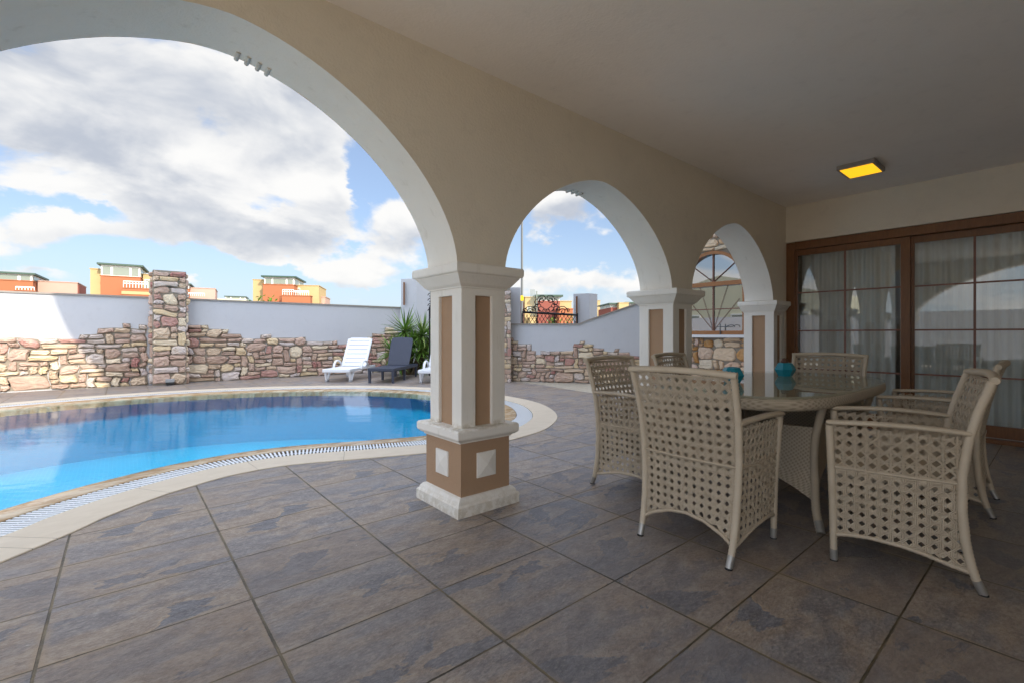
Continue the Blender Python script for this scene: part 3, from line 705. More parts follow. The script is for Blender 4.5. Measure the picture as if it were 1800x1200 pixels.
# stone pillar in front of it
pil = thing('stone_pillar', 'tall square stone clad pillar rising above the white pool wall', 'pillar', group=None)
pl = MB(); PX0, PX1, PYF = .53, 1.12, 12.72; PH = 2.50
pl.box((PX0, PYF, 0), (PX1, FY, PH)); core = pl.build('core', 'mortar', pil)
ps = MB(); SZP = [(2,1,4),(3,1,2.5),(1,1,1),(2,2,1.6),(1,2,.6)]
stones(ps, PX1-PX0+.001, PH, lambda x, z: True, lambda x, z, d_: (PX0+x, PYF-d_, z), .1475, .125, SZP, .06, rng, .009)
stones(ps, FY-PYF, PH, lambda x, z: True, lambda x, z, d_: (PX0-d_, PYF+.38-x, z), .19, .125, SZP, .06, rng, .009)
stones(ps, FY-PYF, PH, lambda x, z: True, lambda x, z, d_: (PX1+d_, PYF+x, z), .19, .125, SZP, .06, rng, .009)
ps.build('stone_cladding', ['stone', 'mortar'], pil)
# entrance wall on the right with sloping shoulder
A = (6.98, 8.78); B = (10.3, 3.85); LAB = math.hypot(B[0]-A[0], B[1]-A[1])
ex = ((B[0]-A[0])/LAB, (B[1]-A[1])/LAB); en = (ex[1], -ex[0])      # en points back toward the camera side
if en[0]*A[0]+en[1]*A[1] > 0: en = (-en[0], -en[1])
def PW(s, z, d_): return (A[0]+ex[0]*s+en[0]*d_, A[1]+ex[1]*s+en[1]*d_, z)
ew = thing('entrance_wall', 'low white wall with rising sloped shoulder and pink stone foot', 'wall')
top = [onLine(u, v, A, B) for u, v in [(900, 571), (1018, 571), (1032, 565), (1133, 531)]]
top = [(0.0, top[0][1]), (top[1][0], top[1][1]), (top[2][0], top[2][1]), (top[3][0], top[3][1]), (LAB, top[3][1]+(LAB-top[3][0])*.35)]
pol = [(0, -.03), (LAB, -.03)]+top[::-1]
m = MB(); m.prism(pol, lambda p, q, t: PW(p, q, t), -.2, 0); fixn(m.build('wall_face', 'render_white', ew))
m = MB()
for (s0, z0), (s1, z1) in zip(top, top[1:]):
    m.add([PW(s0, z0, .03), PW(s1, z1, .03), PW(s1, z1+.03, .03), PW(s0, z0+.03, .03), PW(s0, z0, -.23), PW(s1, z1, -.23), PW(s1, z1+.03, -.23), PW(s0, z0+.03, -.23)], [(0,1,2,3),(7,6,5,4),(3,2,6,7),(0,4,5,1),(0,3,7,4),(1,5,6,2)])
m.build('coping_strip', 'cope', ew)
pp = [(900,593),(905,593),(907,604),(930,606),(935,616),(945,620),(958,618),(975,620),(1005,616),(1008,607),(1021,606),(1022,598),(1026,598),(1028,604),(1040,606),(1060,612),(1068,617),(1085,614),(1100,620),(1133,624)]
pp = sorted(onLine(u, v, A, B) for u, v in pp)
m = MB(); stones(m, LAB, 1.3, lambda x, z: z < interp(pp, x), lambda x, z, d_: PW(x, z, d_), .112, .080, SZ, .045, rng, .008)
m.build('stone_cladding', ['stone', 'mortar'], ew)
# stone clad gate pier at its left end, white block behind, gate pillars
gp = thing('gate_pier', 'narrow stone faced pier beside the low entrance wall', 'pillar')
m = MB(); 
def BW(u, dpt, off=0): return ((dpt+off)*FW[0]+(u-900)/FPX*dpt*RT[0], (dpt+off)*FW[1]+(u-900)/FPX*dpt*RT[1])
def slab(mb, u0, u1, dpt, depth, z0, z1, mi=0):                    # upright block square to the pool axis
    p0, p1 = BW(u0, dpt), BW(u1, dpt); q0 = (p0[0]+FW[0]*depth, p0[1]+FW[1]*depth); q1 = (p1[0]+FW[0]*depth, p1[1]+FW[1]*depth)
    c4 = [p0, p1, q1, q0]
    mb.add([(x, y, z0) for x, y in c4]+[(x, y, z1) for x, y in c4], [(0,3,2,1),(4,5,6,7),(0,1,5,4),(1,2,6,5),(2,3,7,6),(3,0,4,7)], mi)
slab(m, 868, 915, 11.35, .5, -.03, 2.24); m.build('pier_body', 'render_white', gp)
def pst(x, z, d_): 
    a_ = BW(866, 10.85); return (a_[0]+RT[0]*x-FW[0]*d_, a_[1]+RT[1]*x-FW[1]*d_, z)
m = MB(); slab(m, 866, 897, 10.85, .45, -.03, 2.19); m.build('pier_core', 'mortar', gp)
m = MB(); stones(m, .44, 2.19, lambda x, z: True, pst, .107, .10, [(2,1,2),(1,1,2),(1,2,1),(3,1,1)], .022, rng, .007)
m.build('stone_cladding', ['stone', 'mortar'], gp)
def white_post(name, label, u0, uc, u1, dpt, zt, strip):
    o = thing(name, label, 'pillar'); m = MB()
    # plan: a square block seen on its edge
    p0, pc, p1 = BW(u0, dpt+.14), BW(uc, dpt), BW(u1, dpt+.22)
    pb2 = (p0[0]+p1[0]-pc[0], p0[1]+p1[1]-pc[1]); c4 = [pc, p1, pb2, p0]
    m.add([(x, y, -.03) for x, y in c4]+[(x, y, zt) for x, y in c4], [(0,3,2,1),(4,5,6,7),(0,1,5,4),(1,2,6,5),(2,3,7,6),(3,0,4,7)]); m.build('post_body', 'render_white', o)
    m = MB(); us_, z0, z1 = strip
    a_ = BW(us_-1.3, dpt-.02); b2 = BW(us_+1.3, dpt-.02)
    m.add([(a_[0], a_[1], z0), (b2[0], b2[1], z0), (b2[0], b2[1], z1), (a_[0], a_[1], z1)]+[(a_[0]+FW[0]*.06, a_[1]+FW[1]*.06, z0), (b2[0]+FW[0]*.06, b2[1]+FW[1]*.06, z0), (b2[0]+FW[0]*.06, b2[1]+FW[1]*.06, z1), (a_[0]+FW[0]*.06, a_[1]+FW[1]*.06, z1)], [(0,1,2,3),(0,4,5,1),(3,2,6,7),(0,3,7,4),(1,5,6,2)])
    m.build('steel_strip', 'wood', o); return o
white_post('gate_post', 'tall white gate post standing behind the spiky yucca', 705, 732, 757, 14.0, H+98*14.0/FPX, (710, 1.98, 2.66))
white_post('gate_post', 'white gate post to the right of the scrolled iron gate', 1008, 1036, 1050, 12.3, H+72*12.3/FPX, (1014, 1.35, 2.1))

# scrolled iron gates
def spiral(c, r0, r1, a0, a1, n=18): return [(c[0]+(r0+(r1-r0)*i/n)*math.cos(a0+(a1-a0)*i/n), c[1]+(r0+(r1-r0)*i/n)*math.sin(a0+(a1-a0)*i/n)) for i in range(n+1)]
def px_gate(name, label, dpt, u0, u1, vt, orn):
    o = thing(name, label, 'gate'); k = dpt/FPX
    def P(u, v): a_ = BW(u, dpt); return (a_[0], a_[1], H-(v-HZ)*k)
    m = MB(); m.tube([P(u0, vt-2), P(u1, vt+3)], .028, 4)
    for u in [u0, u0+26, u0+57, u1]: m.tube([P(u, vt), P(u, HZ+1.13/k)], .022, 4)
    m.tube([P(u0, HZ+.95/k), P(u1, HZ+.95/k)], .024, 4); m.build('gate_frame', 'iron', o)
    m = MB(); nn = int((u1-u0)/6.5)
    for i in range(-5, nn+1):
        ua = u0+i*6.5; 
        for s_ in (1, -1):
            pts = []
            for q in range(0, 11):
                uu = ua+q*3.6 if s_ > 0 else ua+36-q*3.6
                vv = vt+2+q*6
                if u0 <= uu <= u1: pts.append(P(uu, vv))
            if len(pts) > 1: m.tube(pts, .0065, 4)
    m.build('lattice', 'iron', o)
    m = MB()
    if u0 < 800: m.tube([P(757, 505), P(757, 560)], .012, 5)
    for (c, r0, r1, a0, a1) in orn: m.tube([P(*q) for q in spiral(c, r0, r1, a0, a1)], .011, 5)
    m.build('scrollwork', 'iron', o); return o
pi = math.pi
orn = []
for sgn, a in ((1, 0), (-1, pi)):
    def mir(cx_, cy_, r0, r1, a0, a1): orn.append((((960+sgn*cx_), cy_), r0, r1, (a0 if sgn > 0 else pi-a0), (a1 if sgn > 0 else pi-a1)))
    mir(6, 526, 9, 2, .4, -1.5*pi-.4); mir(3, 537, 12, 12, -1.1, 1.2); mir(8, 529, 3, 4.5, 0, 2*pi); mir(10, 545, 7, 2, pi*.9, 2.6*pi)
    mir(20, 543, 5, 1, -pi*.8, 1.6*pi); mir(29, 549, 11, 9, -pi, 0); mir(29, 548, 6, 1, -pi, 1.5*pi); mir(3, 547, 4, 2, -pi, pi); mir(15, 532, 6, 3, -.5*pi, 1.2*pi)
    mir(13, 540, 8, 4, .2*pi, -.9*pi); mir(38, 546, 4, 1, -pi, pi)
px_gate('iron_gate', 'black wrought iron gate with scroll crest above the low entrance wall', 11.9, 918, 1015, 551, orn)
px_gate('iron_gate', 'dark scrolled iron gate between the tall white post and the stone pier', 12.6, 755, 866, 540, [((u-150, v), a_, b2, c2, d2) for ((u, v), a_, b2, c2, d2) in orn]+[((757, 520+q*9), 5, 1.5, -pi, pi) for q in range(4)])

# ------------------------------------------------------------ arched window in the stone wing
m = MB(); PWN = lambda x, z, d_: (WX-d_, wy1-x, z)
def in_wing(x, z):
    y = wy1-x
    if WY[0]-.03 < y < WY[1]+.03 and z > zb-.06 and z < zm: return False
    if math.hypot(y-wc, max(0, z-zm)) < wr+.03 and z >= zm: return False
    return True
stones(m, wy1-wy0, 3.0, in_wing, PWN, .0798, .0652, [(2,1,2.5),(3,1,1.6),(2,2,2.4),(3,2,2.0),(1,2,1.1),(1,3,.8),(4,3,.6),(3,3,1.0),(1,1,1),(4,2,.5)], .04, random.Random(5), .006)
m.build('stone_cladding', ['stone_warm', 'mortar'], wing)
m = MB(); m.box((6.70, wy0-.001, 0), (6.80, 2.79, 3.0)); m.build('corner_trim', 'white_trim', villa)
fw_ = .042; fx0, fx1 = WX-.045, WX+.06
m = MB()
m.bbox((fx0, WY[0], zb), (fx1, WY[0]+fw_, zm+.0), .004); m.bbox((fx0, WY[1]-fw_, zb), (fx1, WY[1], zm), .004)
m.bbox((fx0-.002, WY[0]+fw_, zb), (fx1-.002, WY[1]-fw_, zb+.055), .004); m.bbox((fx0-.003, WY[0]+.02, zm-.035), (fx1-.002, WY[1]-.02, zm+.03), .004)
rr = []
for i in range(33):
    t = math.pi*i/32; r0, r1 = wr-.045, wr+.002
    rr.append([(X, wc-r*math.cos(t), zm+r*math.sin(t)) for (X, r) in ((fx0, r0), (fx0, r1), (fx1, r1), (fx1, r0))])
m.loops(rr, smooth=False)
win = m.build('arched_window', 'wood2', villa)
m = MB(); gl = [(WY[0]+.02, zb+.02)]+[(WY[1]-.02, zb+.02)]+[(wc+(wr-.02)*math.cos(math.pi*i/24), zm+(wr-.02)*math.sin(math.pi*i/24)) for i in range(25)]
m.add([(WX+.02, y, z) for y, z in gl], [tuple(range(len(gl)))]); pane = m.build('pane', 'win_glass', win)
if pane.data.polygons[0].normal.x > 0: pane.data.flip_normals()
m = MB(); gx = WX+.012
m.box((gx-.012, wc-.009, zb+.05), (gx+.004, wc+.009, zm-.03)); m.box((gx-.012, wc-.009, zm+.03), (gx+.004, wc+.009, zm+wr-.04))
m.box((gx-.010, WY[0]+.04, 1.47), (gx+.003, WY[1]-.04, 1.484))
for a_ in (50, 72, 108, 130):
    t = R_(a_); L = (.36 if a_ in (50, 130) else .68); L = min(L/ max(.01, 1), .74/math.sin(t)) if False else (.60 if a_ in (50, 130) else .72)
    m.tube([(gx-.004, wc, zb+.055), (gx-.004, wc+L*math.cos(t), zb+.055+L*math.sin(t))], .0032, 4)
for a_ in (42, 138):
    t = R_(a_); m.tube([(gx-.004, wc, zm+.03), (gx-.004, wc+(wr-.04)*math.cos(t), zm+.0+(wr-.04)*math.sin(t))], .006, 4)
m.build('muntins', 'muntin', win)
m = MB(); m.bbox((WX-.10, WY[0]-.05, zb-.045), (WX+.02, WY[1]+.05, zb-.003), .004); m.build('sill', 'white_trim', win)
tp = thing('kitchen_tap', 'slender swan neck tap against the arched window', 'tap', (WX-.062, 3.27, zb-.004))
m = MB(); m.tube([(0, 0, 0), (0, 0, .16)], .0075, 8); m.build('tap_body', 'tapmetal', tp)
m = MB(); m.tube(catmull([(0, 0, .115), (0, -.05, .115), (0, -.09, .115), (0, -.13, .135), (0, -.17, .145), (0, -.205, .13), (0, -.21, .105)], 5, False), .006, 6); m.build('spout', 'tapmetal', tp)
m = MB(); m.tube([(0, .045, .118), (0, 0, .115)], .005, 6); m.build('lever', 'tapmetal', tp)

# ------------------------------------------------------------ sliding doors
DX = 6.80
m = MB(); m.bbox((DX-.03, 2.30, 0), (DX+.12, 2.41, 2.30), .004); m.bbox((DX-.031, -2.35, 2.205), (DX+.12, 2.30, 2.305), .004)
m.bbox((DX-.05, -2.35, 0), (DX+.12, 2.30, .045), .004); sd = m.build('sliding_door', 'wood', villa)
leaf_edges = [(2.30, 1.135, 0.0), (1.155, .02, .045), (.04, -1.10, .0), (-1.08, -2.35, .045)]
for k, (ya, yb, off) in enumerate(leaf_edges):
    x0 = DX-.012+off; m = MB(); wv = .05 if k else .03
    m.bbox((x0, ya-wv, .046), (x0+.04, ya, 2.2), .004); m.bbox((x0, yb, .046), (x0+.04, yb+.085, 2.2), .004)
    m.bbox((x0+.001, yb+.085, .046), (x0+.039, ya-wv, .17), .004); m.bbox((x0+.001, yb+.085, 2.125), (x0+.039, ya-wv, 2.2), .004)
    lf = m.build('door_leaf', 'wood', sd)
    g = MB(); g.add([(x0+.02, ya-wv, .16), (x0+.02, yb+.08, .16), (x0+.02, yb+.08, 2.13), (x0+.02, ya-wv, 2.13)], [(0,1,2,3)]); po = g.build('pane', 'door_glass', sd)
    if po.data.polygons[0].normal.x > 0: po.data.flip_normals()
    q = MB(); ym = (ya+yb)/2+.035
    q.box((x0+.012, ym-.010, .17), (x0+.019, ym+.010, 2.125))
    for z in (.66, 1.15, 1.64): q.box((x0+.0115, yb+.085, z-.009), (x0+.0185, ya-wv, z+.009))
    q.build('muntins', 'muntin', sd)
m = MB(); m.box((DX-.02, -2.35, .052), (DX-.014, 1.15, .058)); m.build('track', 'cap', sd)
cu = thing('curtain', 'pleated white sheer curtains hanging behind the sliding glass doors', 'curtain')
def curtain_mesh(y0, y1, amp, seed):
    rg = random.Random(seed); m = MB(); r1, r2 = [], []; y = y0; ph = 0; rows = []
    nst = int(abs(y1-y0)/.012)
    for i in range(nst+1):
        y = y0+(y1-y0)*i/nst; a = math.sin(y*62+2*math.sin(y*3.1+seed)); b = math.sin(y*23+seed)
        x = 7.10+amp*a+amp*.7*b
        rows.append([(x, y, .03), (7.10+(x-7.10)*.9+.004*math.sin(y*40), y, 1.1), (7.10+(x-7.10)*.75, y, 2.28)])
    m.loops(rows, closed=False, cap=False); return m
curtain_mesh(2.32, 1.32, .022, 1).build('curtain_panel', 'curtain', cu)
curtain_mesh(1.28, -2.3, .024, 4).build('curtain_panel', 'curtain', cu)
m = MB(); m.tube([(7.10, 2.35, 2.30), (7.10, -2.35, 2.30)], .012, 6); m.build('rail', 'frame_w', cu)

# ceiling lamp
cx0, cy0 = 5.68, 1.33
lp = thing('ceiling_lamp', 'lit rectangular yellow panel lamp on the porch ceiling', 'lamp', (cx0, cy0, CZ), R_(0))
m = MB(); m.bbox((-.20, -.155, -.045), (.20, .155, 0), .006); m.build('housing', 'light_body', lp)
m = MB(); m.box((-.178, -.133, -.0475), (.178, .133, -.0452)); m.build('diffuser', 'lamp', lp)

# ------------------------------------------------------------ wicker chairs
PR = [(0, -.26), (.10, -.228), (.22, -.206), (.35, -.196), (.50, -.196), (.66, -.216), (.80, -.250), (.92, -.290)]   # z, y of rear post
def py_(z): return interp(PR, z)
_rr = random.Random(9)
def hwx(z): return .243+.034*min(1, z/.9)
def ribbon(mb, pts, nrm, wd, th, ns=None):
    if ns is None:                                                 # a band is two or three strands side by side
        ns = 3 if wd > .016 else 2; sw = wd/ns
        for q in range(ns):
            o_ = (q-(ns-1)/2)*sw; pp_ = []
            for i, (p, nn) in enumerate(zip(pts, nrm)):
                t = (pts[min(i+1, len(pts)-1)]-pts[max(i-1, 0)]).normalized(); pp_.append(p+nn.cross(t).normalized()*(o_+_rr.uniform(-.0005, .0005)))
            ribbon(mb, pp_, nrm, sw*.93, th*1.1, 1)
        return
    rings = []
    for i, (p, nn) in enumerate(zip(pts, nrm)):
        t = (pts[min(i+1, len(pts)-1)]-pts[max(i-1, 0)]); t.normalize(); s_ = nn.cross(t); s_.normalize()
        rings.append([p+s_*wd*.5, p+nn*th, p-s_*wd*.5, p-nn*th])
    mb.loops(rings, cap=False, smooth=True)
def cane(mb, a0, a1, b0, b1, inside, S, p, wv, wh, wd, ph=(0, 0), amp=.0028):
    """open cane weave: uprights, cross strands, and two sets of diagonals, over and under each other"""
    step = p/2
    def run(fn, t0, t1, width, sg):
        seg = []; n_ = int((t1-t0)/step)+1
        for i in range(n_+1):
            t = t0+i*step; a, b = fn(t)
            if a0-1e-6 <= a <= a1+1e-6 and inside(a, b):
                P, nn = S(a, b); seg.append((P+nn*(amp*sg*(1 if i % 2 else -1)), nn))
            else:
                if len(seg) > 1: ribbon(mb, [q[0] for q in seg], [q[1] for q in seg], width, .0014)
                seg = []
        if len(seg) > 1: ribbon(mb, [q[0] for q in seg], [q[1] for q in seg], width, .0014)
    i0, i1 = math.floor((a0-ph[0])/p)-1, math.ceil((a1-ph[0])/p)+1
    for i in range(i0, i1+1):
        a = ph[0]+(i+.5)*p; run(lambda t, a=a: (a, t), b0, b1, wv, 1 if i % 2 else -1)
    j0, j1 = math.floor((b0-ph[1])/p)-1, math.ceil((b1-ph[1])/p)+1
    for j in range(j0, j1+1):
        b = ph[1]+(j+.5)*p; run(lambda t, b=b: (t, b), a0, a1, wh, 1 if j % 2 else -1)
    K = int((a1-a0+b1-b0)/p)+3
    for k in range(-K, K+1):
        c = (k+.5)*p
        # a+b = c  and a-b = c, through the mid-points of the cell edges
        run(lambda t, c=c: (ph[0]+t, ph[1]+c-t), a0-ph[0]-p, a1-ph[0]+p, wd, 1 if k % 2 else -1)
        run(lambda t, c=c: (ph[0]+t, ph[1]+t-c), a0-ph[0]-p, a1-ph[0]+p, wd, -1 if k % 2 else 1)
def make_chair():
    t = thing('wicker_armchair', '', 'chair', group='woven armchairs round the dining table')
    p = .0425
    for sgn in (-1, 1):
        bot = [(-.24, .075), (-.20, .085), (-.12, .115), (0, .142), (.12, .150), (.20, .140), (.27, .125)]
        def S(a, b, sgn=sgn):
            bow = .012*math.sin(pi*min(1, max(0, (a+.21)/.48)))
            return Vector((sgn*(hwx(b)-.004+bow), a, b)), Vector((sgn, 0, -.05)).normalized()
        ins = lambda a, b: (py_(b) < a < .262+.02*b) and b > interp(bot, a) and b < .665
        m = MB(); cane(m, -.26, .29, 0, .68, lambda a, b: ins(a, b) and b < .47, S, p, .0220, .0200, .0136, (.02, .04), .0030)
        cane(m, -.26, .29, 0, .68, lambda a, b: ins(a, b) and b > .455, S, p*1.04, .0095, .008, .0098, (.02, .05), .0018)
        m.tube([S(a, b)[0] for a, b in [(-.225, .085), (-.16, .10), (-.08, .125), (0, .142), (.12, .150), (.20, .142), (.265, .128)]], .011, 6, wrap=.012)
        m.tube([S(py_(.46), .46)[0], S(0, .462)[0], S(.27, .462)[0]], .007, 6)
        m.build('side_panel', 'wicker', t)
        m = MB(); z = .676
        m.tube([(sgn*(hwx(.67)+.002+.014*math.sin(pi*i/12)), py_(.68)+(.285-py_(.68))*i/12, z+.012*math.sin(pi*i/12)+.006*(1-i/12)) for i in range(13)], [.024]*11+[.026, .022], 10, flat=.55, up=(0, 0, 1), wrap=.009)
        m.build('armrest', 'wicker', t)
        m = MB(); m.tube([(sgn*.243, .258, .055), (sgn*.246, .262, .3), (sgn*.268, .274, .665)], [.017, .0185, .0185], 10, wrap=.0085); lg = m.build('leg', 'wicker', t)
        m = MB(); m.tube([(sgn*.242, .257, .004), (sgn*.243, .258, .056)], [.0165, .0178], 10); m.tube([(sgn*.242, .257, 0), (sgn*.242, .257, .006)], .0172, 10, mi=1); m.build('foot_cap', ['cap', 'rubber'], lg)
        pts = [(sgn*hwx(z), py_(z), z) for z in (.055, .12, .22, .35, .5, .66, .78, .905)]
        m = MB(); m.tube(pts, [.017, .019, .0195, .0195, .019, .0185, .018, .018], 10, wrap=.0085); lg = m.build('leg', 'wicker', t)
        m = MB(); m.tube([(sgn*(hwx(0)), py_(0)-.004, .004), (sgn*hwx(.06), py_(.058), .058)], [.0165, .0178], 10); m.tube([(sgn*hwx(0), py_(0)-.004, 0), (sgn*hwx(0), py_(0)-.004, .006)], .0172, 10, mi=1); m.build('foot_cap', ['cap', 'rubber'], lg)
    def SB(a, b):
        bow = -.028*max(0, 1-(a/.26)**2)*min(1, max(0, (b-.15)/.5))
        ztop = b; y = py_(ztop)+bow-.002; sl = (py_(b+.01)-py_(b-.01))/.02
        return Vector((a*hwx(b)/.26, y, b)), Vector((0, -1, sl)).normalized()
    bot = [(-.26, .10), (-.2, .135), (-.1, .172), (0, .185), (.1, .172), (.2, .135), (.26, .10)]
    m = MB(); cane(m, -.26, .26, 0, .93, lambda a, b: abs(a) < .255 and interp(bot, a) < b < .47, SB, p, .0220, .0200, .0136, (0, .03), .0030)
    m.tube([SB(a, b)[0] for a, b in [(-.245, .108), (-.2, .135), (-.1, .172), (0, .185), (.1, .172), (.2, .135), (.245, .108)]], .011, 6, wrap=.012)
    m.tube([SB(a, .468)[0]+Vector((0, -.004, 0)) for a in (-.25, -.12, 0, .12, .25)], .008, 6, wrap=.012); m.build('back_panel', 'wicker', t)
    m = MB(); cane(m, -.26, .26, 0, .93, lambda a, b: abs(a) < .255 and .46 < b < .90, SB, p*1.02, .0135, .0125, .0134, (0, .05), .0028)
    m.tube([SB(a, .912)[0]+Vector((0, 0, .012*(1-(a/.26)**2))) for a in [-.275, -.2, -.1, 0, .1, .2, .275]], .0185, 10, wrap=.008)
    m.build('backrest', 'wicker', t)
    m = MB(); m.bbox((-.235, -.185, .405), (.235, .262, .455), .015); m.build('seat', 'dense', t)
    def SF(a, b): return Vector((a, .268, b)), Vector((0, 1, 0))
    fb = [(-.25, .26), (-.1, .33), (.1, .33), (.25, .26)]
    m = MB(); cane(m, -.24, .24, .2, .46, lambda a, b: abs(a) < .235 and interp(fb, a) < b < .45, SF, p, .016, .015, .0145); m.tube([SF(a, b)[0] for a, b in fb], .009, 6, wrap=.012); m.build('front_panel', 'wicker', t)
    return t
ch0 = make_chair()
# facing direction of the chair is local +y
def place(o, x, y, deg): o.location = (x, y, 0); o.rotation_euler = (0, 0, R_(deg))
place(ch0, 2.45, 1.265, -90); ch0['label'] = 'wicker armchair with its back to us at the near end of the table'
copy_thing(ch0, (2.965, .54, 0), R_(13.5), 'large wicker armchair on the right showing its side, nearest the viewer')
copy_thing(ch0, (4.24, .56, 0), R_(2), 'wicker armchair mostly hidden behind the one on the right')
copy_thing(ch0, (2.92, 2.00, 0), R_(180), 'wicker armchair beside the main column on the far side of the table')
copy_thing(ch0, (3.83, 2.03, 0), R_(184), 'wicker armchair in front of the second column')
copy_thing(ch0, (4.62, 1.38, 0), R_(92), 'wicker armchair at the far end of the table by the glass doors')

# ------------------------------------------------------------ table
TX, TY = 3.72, 1.40
tb = thing('dining_table', 'woven wicker dining table with rounded glass top', 'table', (TX, TY, 0))
def outline(a, b, e=3.4, n=96): 
    return [(a*math.copysign(abs(math.cos(t))**(2/e), math.cos(t)), b*math.copysign(abs(math.sin(t))**(2/e), math.sin(t))) for t in [2*pi*i/n for i in range(n)]]
m = MB(); rp = [(-.06, .683), (-.015, .679), (-.004, .686), (0, .70), (0, .725), (-.005, .738), (-.02, .745), (-.06, .7455)]
m.loops([[(x, y, z) for x, y in outline(1.06+o, .565+o)] for o, z in rp], cap=True); m.build('rim', 'dense', tb)
m = MB(); gp_ = [(-.012, .7475), (-.008, .7465), (-.006, .750), (-.006, .757), (-.010, .7595)]
m.loops([[(x, y, z) for x, y in outline(1.06+o, .565+o)] for o, z in gp_], cap=True); m.build('glass_top', 'table_glass', tb)
lgp = [(.70, .545, .48), (.60, .525, .45), (.48, .515, .425), (.36, .52, .42), (.24, .555, .435), (.10, .67, .475), (.0, .745, .52)]
for sx in (-1, 1):
    for sy in (-1, 1):
        m = MB(); m.tube(catmull([(sx*x, sy*y, z) for z, x, y in lgp], 4, False), .024, 10, wrap=.008); lg = m.build('leg', 'wicker', tb)
        m = MB(); m.tube([(sx*.747, sy*.522, 0), (sx*.712, sy*.50, .05)], .023, 10); m.build('foot_cap', 'cap', lg)
def lerpL(z, k): return interp(sorted((q[0], q[k]) for q in lgp), z)
for s in (-1, 1):
    m = MB(); rows = []
    for i in range(9):
        f = i/8*2-1; zt = .545-.02*(1-f*f); zb_ = .13+.11*(1-f*f)
        rows.append([(s*(lerpL(z, 1)-.02*(1-f*f)), f*lerpL(z, 2), z) for z in [zb_+(zt-zb_)*j/6 for j in range(7)]])
    m.loops(rows, closed=False, cap=False); m.build('end_panel', 'dense', tb)
    m = MB(); rows = []
    for i in range(13):
        f = i/12*2-1; zt = .545-.02*(1-f*f); zb_ = .13+.14*(1-f*f)
        rows.append([(f*lerpL(z, 1), s*(lerpL(z, 2)-.05*(1-f*f)), z) for z in [zb_+(zt-zb_)*j/6 for j in range(7)]])
    m.loops(rows, closed=False, cap=False); m.build('long_panel', 'dense', tb)
# vases
def vase(label, x, y, rz, stopper):
    o = thing('vase', label, 'vase', (x, y, .7597), R_(rz), 'teal faceted vases on the glass table')
    rings = []
    for i, (r, z, ph) in enumerate([(.040, 0, 0), (.052, .001, 0), (.082, .056, .5), (.054, .108, 0), (.036, .112, 0), (.034, .108, 0), (.05, .06, .5), (.03, .02, 0)]):
        rings.append([(r*math.cos(2*pi*(j)/7), r*math.sin(2*pi*(j)/7), z) for j in range(7)])
    m = MB(); m.loops(rings, smooth=False); m.build('vessel', 'teal', o)
    if stopper:
        m = MB(); m.lathe([(.0, .10), (.024, .105), (.03, .125), (.022, .142), (.002, .147)], 10); m.build('stopper', 'cork', o)
vase('teal faceted vase nearer the viewer, open at the top', 3.33, 1.53, 12, False)
vase('teal faceted vase further along the table with brown stopper', 4.20, 1.50, 35, True)

# ------------------------------------------------------------ loungers
def white_lounger(label, loc, rz):
    o = thing('sun_lounger', label, 'sun lounger', loc, rz, 'white plastic loungers by the far wall')
    L, w_ = 1.25, .66                                              # local: foot end at y=0, head toward +y
    m = MB(); zt = .30
    m.bbox((-w_/2, -.02, zt-.075), (w_/2, .05, zt+.005), .02)
    for s in (-1, 1): m.bbox((s*w_/2-.025*s-.025, .03, zt-.06), (s*w_/2-.025*s+.025, L+.45, zt+.005), .012)
    for i in range(10): m.bbox((-w_/2+.05, .06+i*.125, zt-.02), (w_/2-.05, .06+i*.125+.108, zt), .008)
    m.build('seat', 'plastic', o)
    ang = R_(57); m = MB(); y0 = L-.20; Lb = .84
    def Pb(x, s, d_): return (x, y0+s*math.cos(ang)-d_*math.sin(ang), zt+s*math.sin(ang)+d_*math.cos(ang))
    def bar(x0, x1, s0, s1, d0=-.015, d1=.015):
        m.add([Pb(x, s, d_) for d_ in (d0, d1) for x, s in ((x0, s0), (x1, s0), (x1, s1), (x0, s1))], [(0,3,2,1),(4,5,6,7),(0,1,5,4),(1,2,6,5),(2,3,7,6),(3,0,4,7)])
    for s in (-1, 1): bar(s*(w_/2-.07) if s > 0 else -w_/2+.01, w_/2-.01 if s > 0 else -(w_/2-.07), 0, Lb-.03, -.02, .02)
    ys = [0.0, .10, .23, .36, .49, .62, .75, Lb]
    for a_, b2 in zip(ys, ys[1:]): bar(-w_/2+.07, w_/2-.07, a_+.011, b2-.004 if b2 < Lb else b2)
    m.build('backrest', 'plastic', o)
    for s in (-1, 1):
        m = MB(); x = s*(w_/2+.015)
        m.tube(catmull([(x, L-.62, zt-.03), (x, L-.56, zt+.10), (x, L-.42, zt+.16), (x, L-.25, zt+.12), (x, L-.12, zt+.02)], 4, False), .032, 8, flat=.55); m.build('armrest', 'plastic', o)
        for yy in (.12, L+.10):
            m = MB(); x = s*(w_/2-.045)
            m.tube([(x, yy-.06, zt-.03), (x, yy+.0, .02)], [.04, .028], 6, flat=.7, smooth=False); m.tube([(x, yy+.20, zt-.03), (x, yy+.05, .02)], [.034, .026], 6, flat=.7, smooth=False)
            lg = m.build('leg', 'plastic', o)
            m = MB(); m.bbox((x-.03, yy-.035, 0), (x+.03, yy+.085, .045), .012); m.build('foot', 'plastic_dirty', lg)
    return o
rzL = math.atan2(FW[1], FW[0])-pi/2
a1 = fl(565, 670.5); a2 = fl(622.7, 670.5)
white_lounger('white slatted plastic lounger left of the dark one', ((a1[0]+a2[0])/2-.1*FW[0], (a1[1]+a2[1])/2-.1*FW[1], 0), rzL-R_(3))
b1 = fl(738.7, 672.7); white_lounger('white plastic lounger half hidden by the main column', (b1[0]+.29*RT[0]-.1*FW[0], b1[1]+.29*RT[1]-.1*FW[1], 0), rzL-R_(3))
c1 = fl(648, 672.7); c2 = fl(692.5, 672.7)
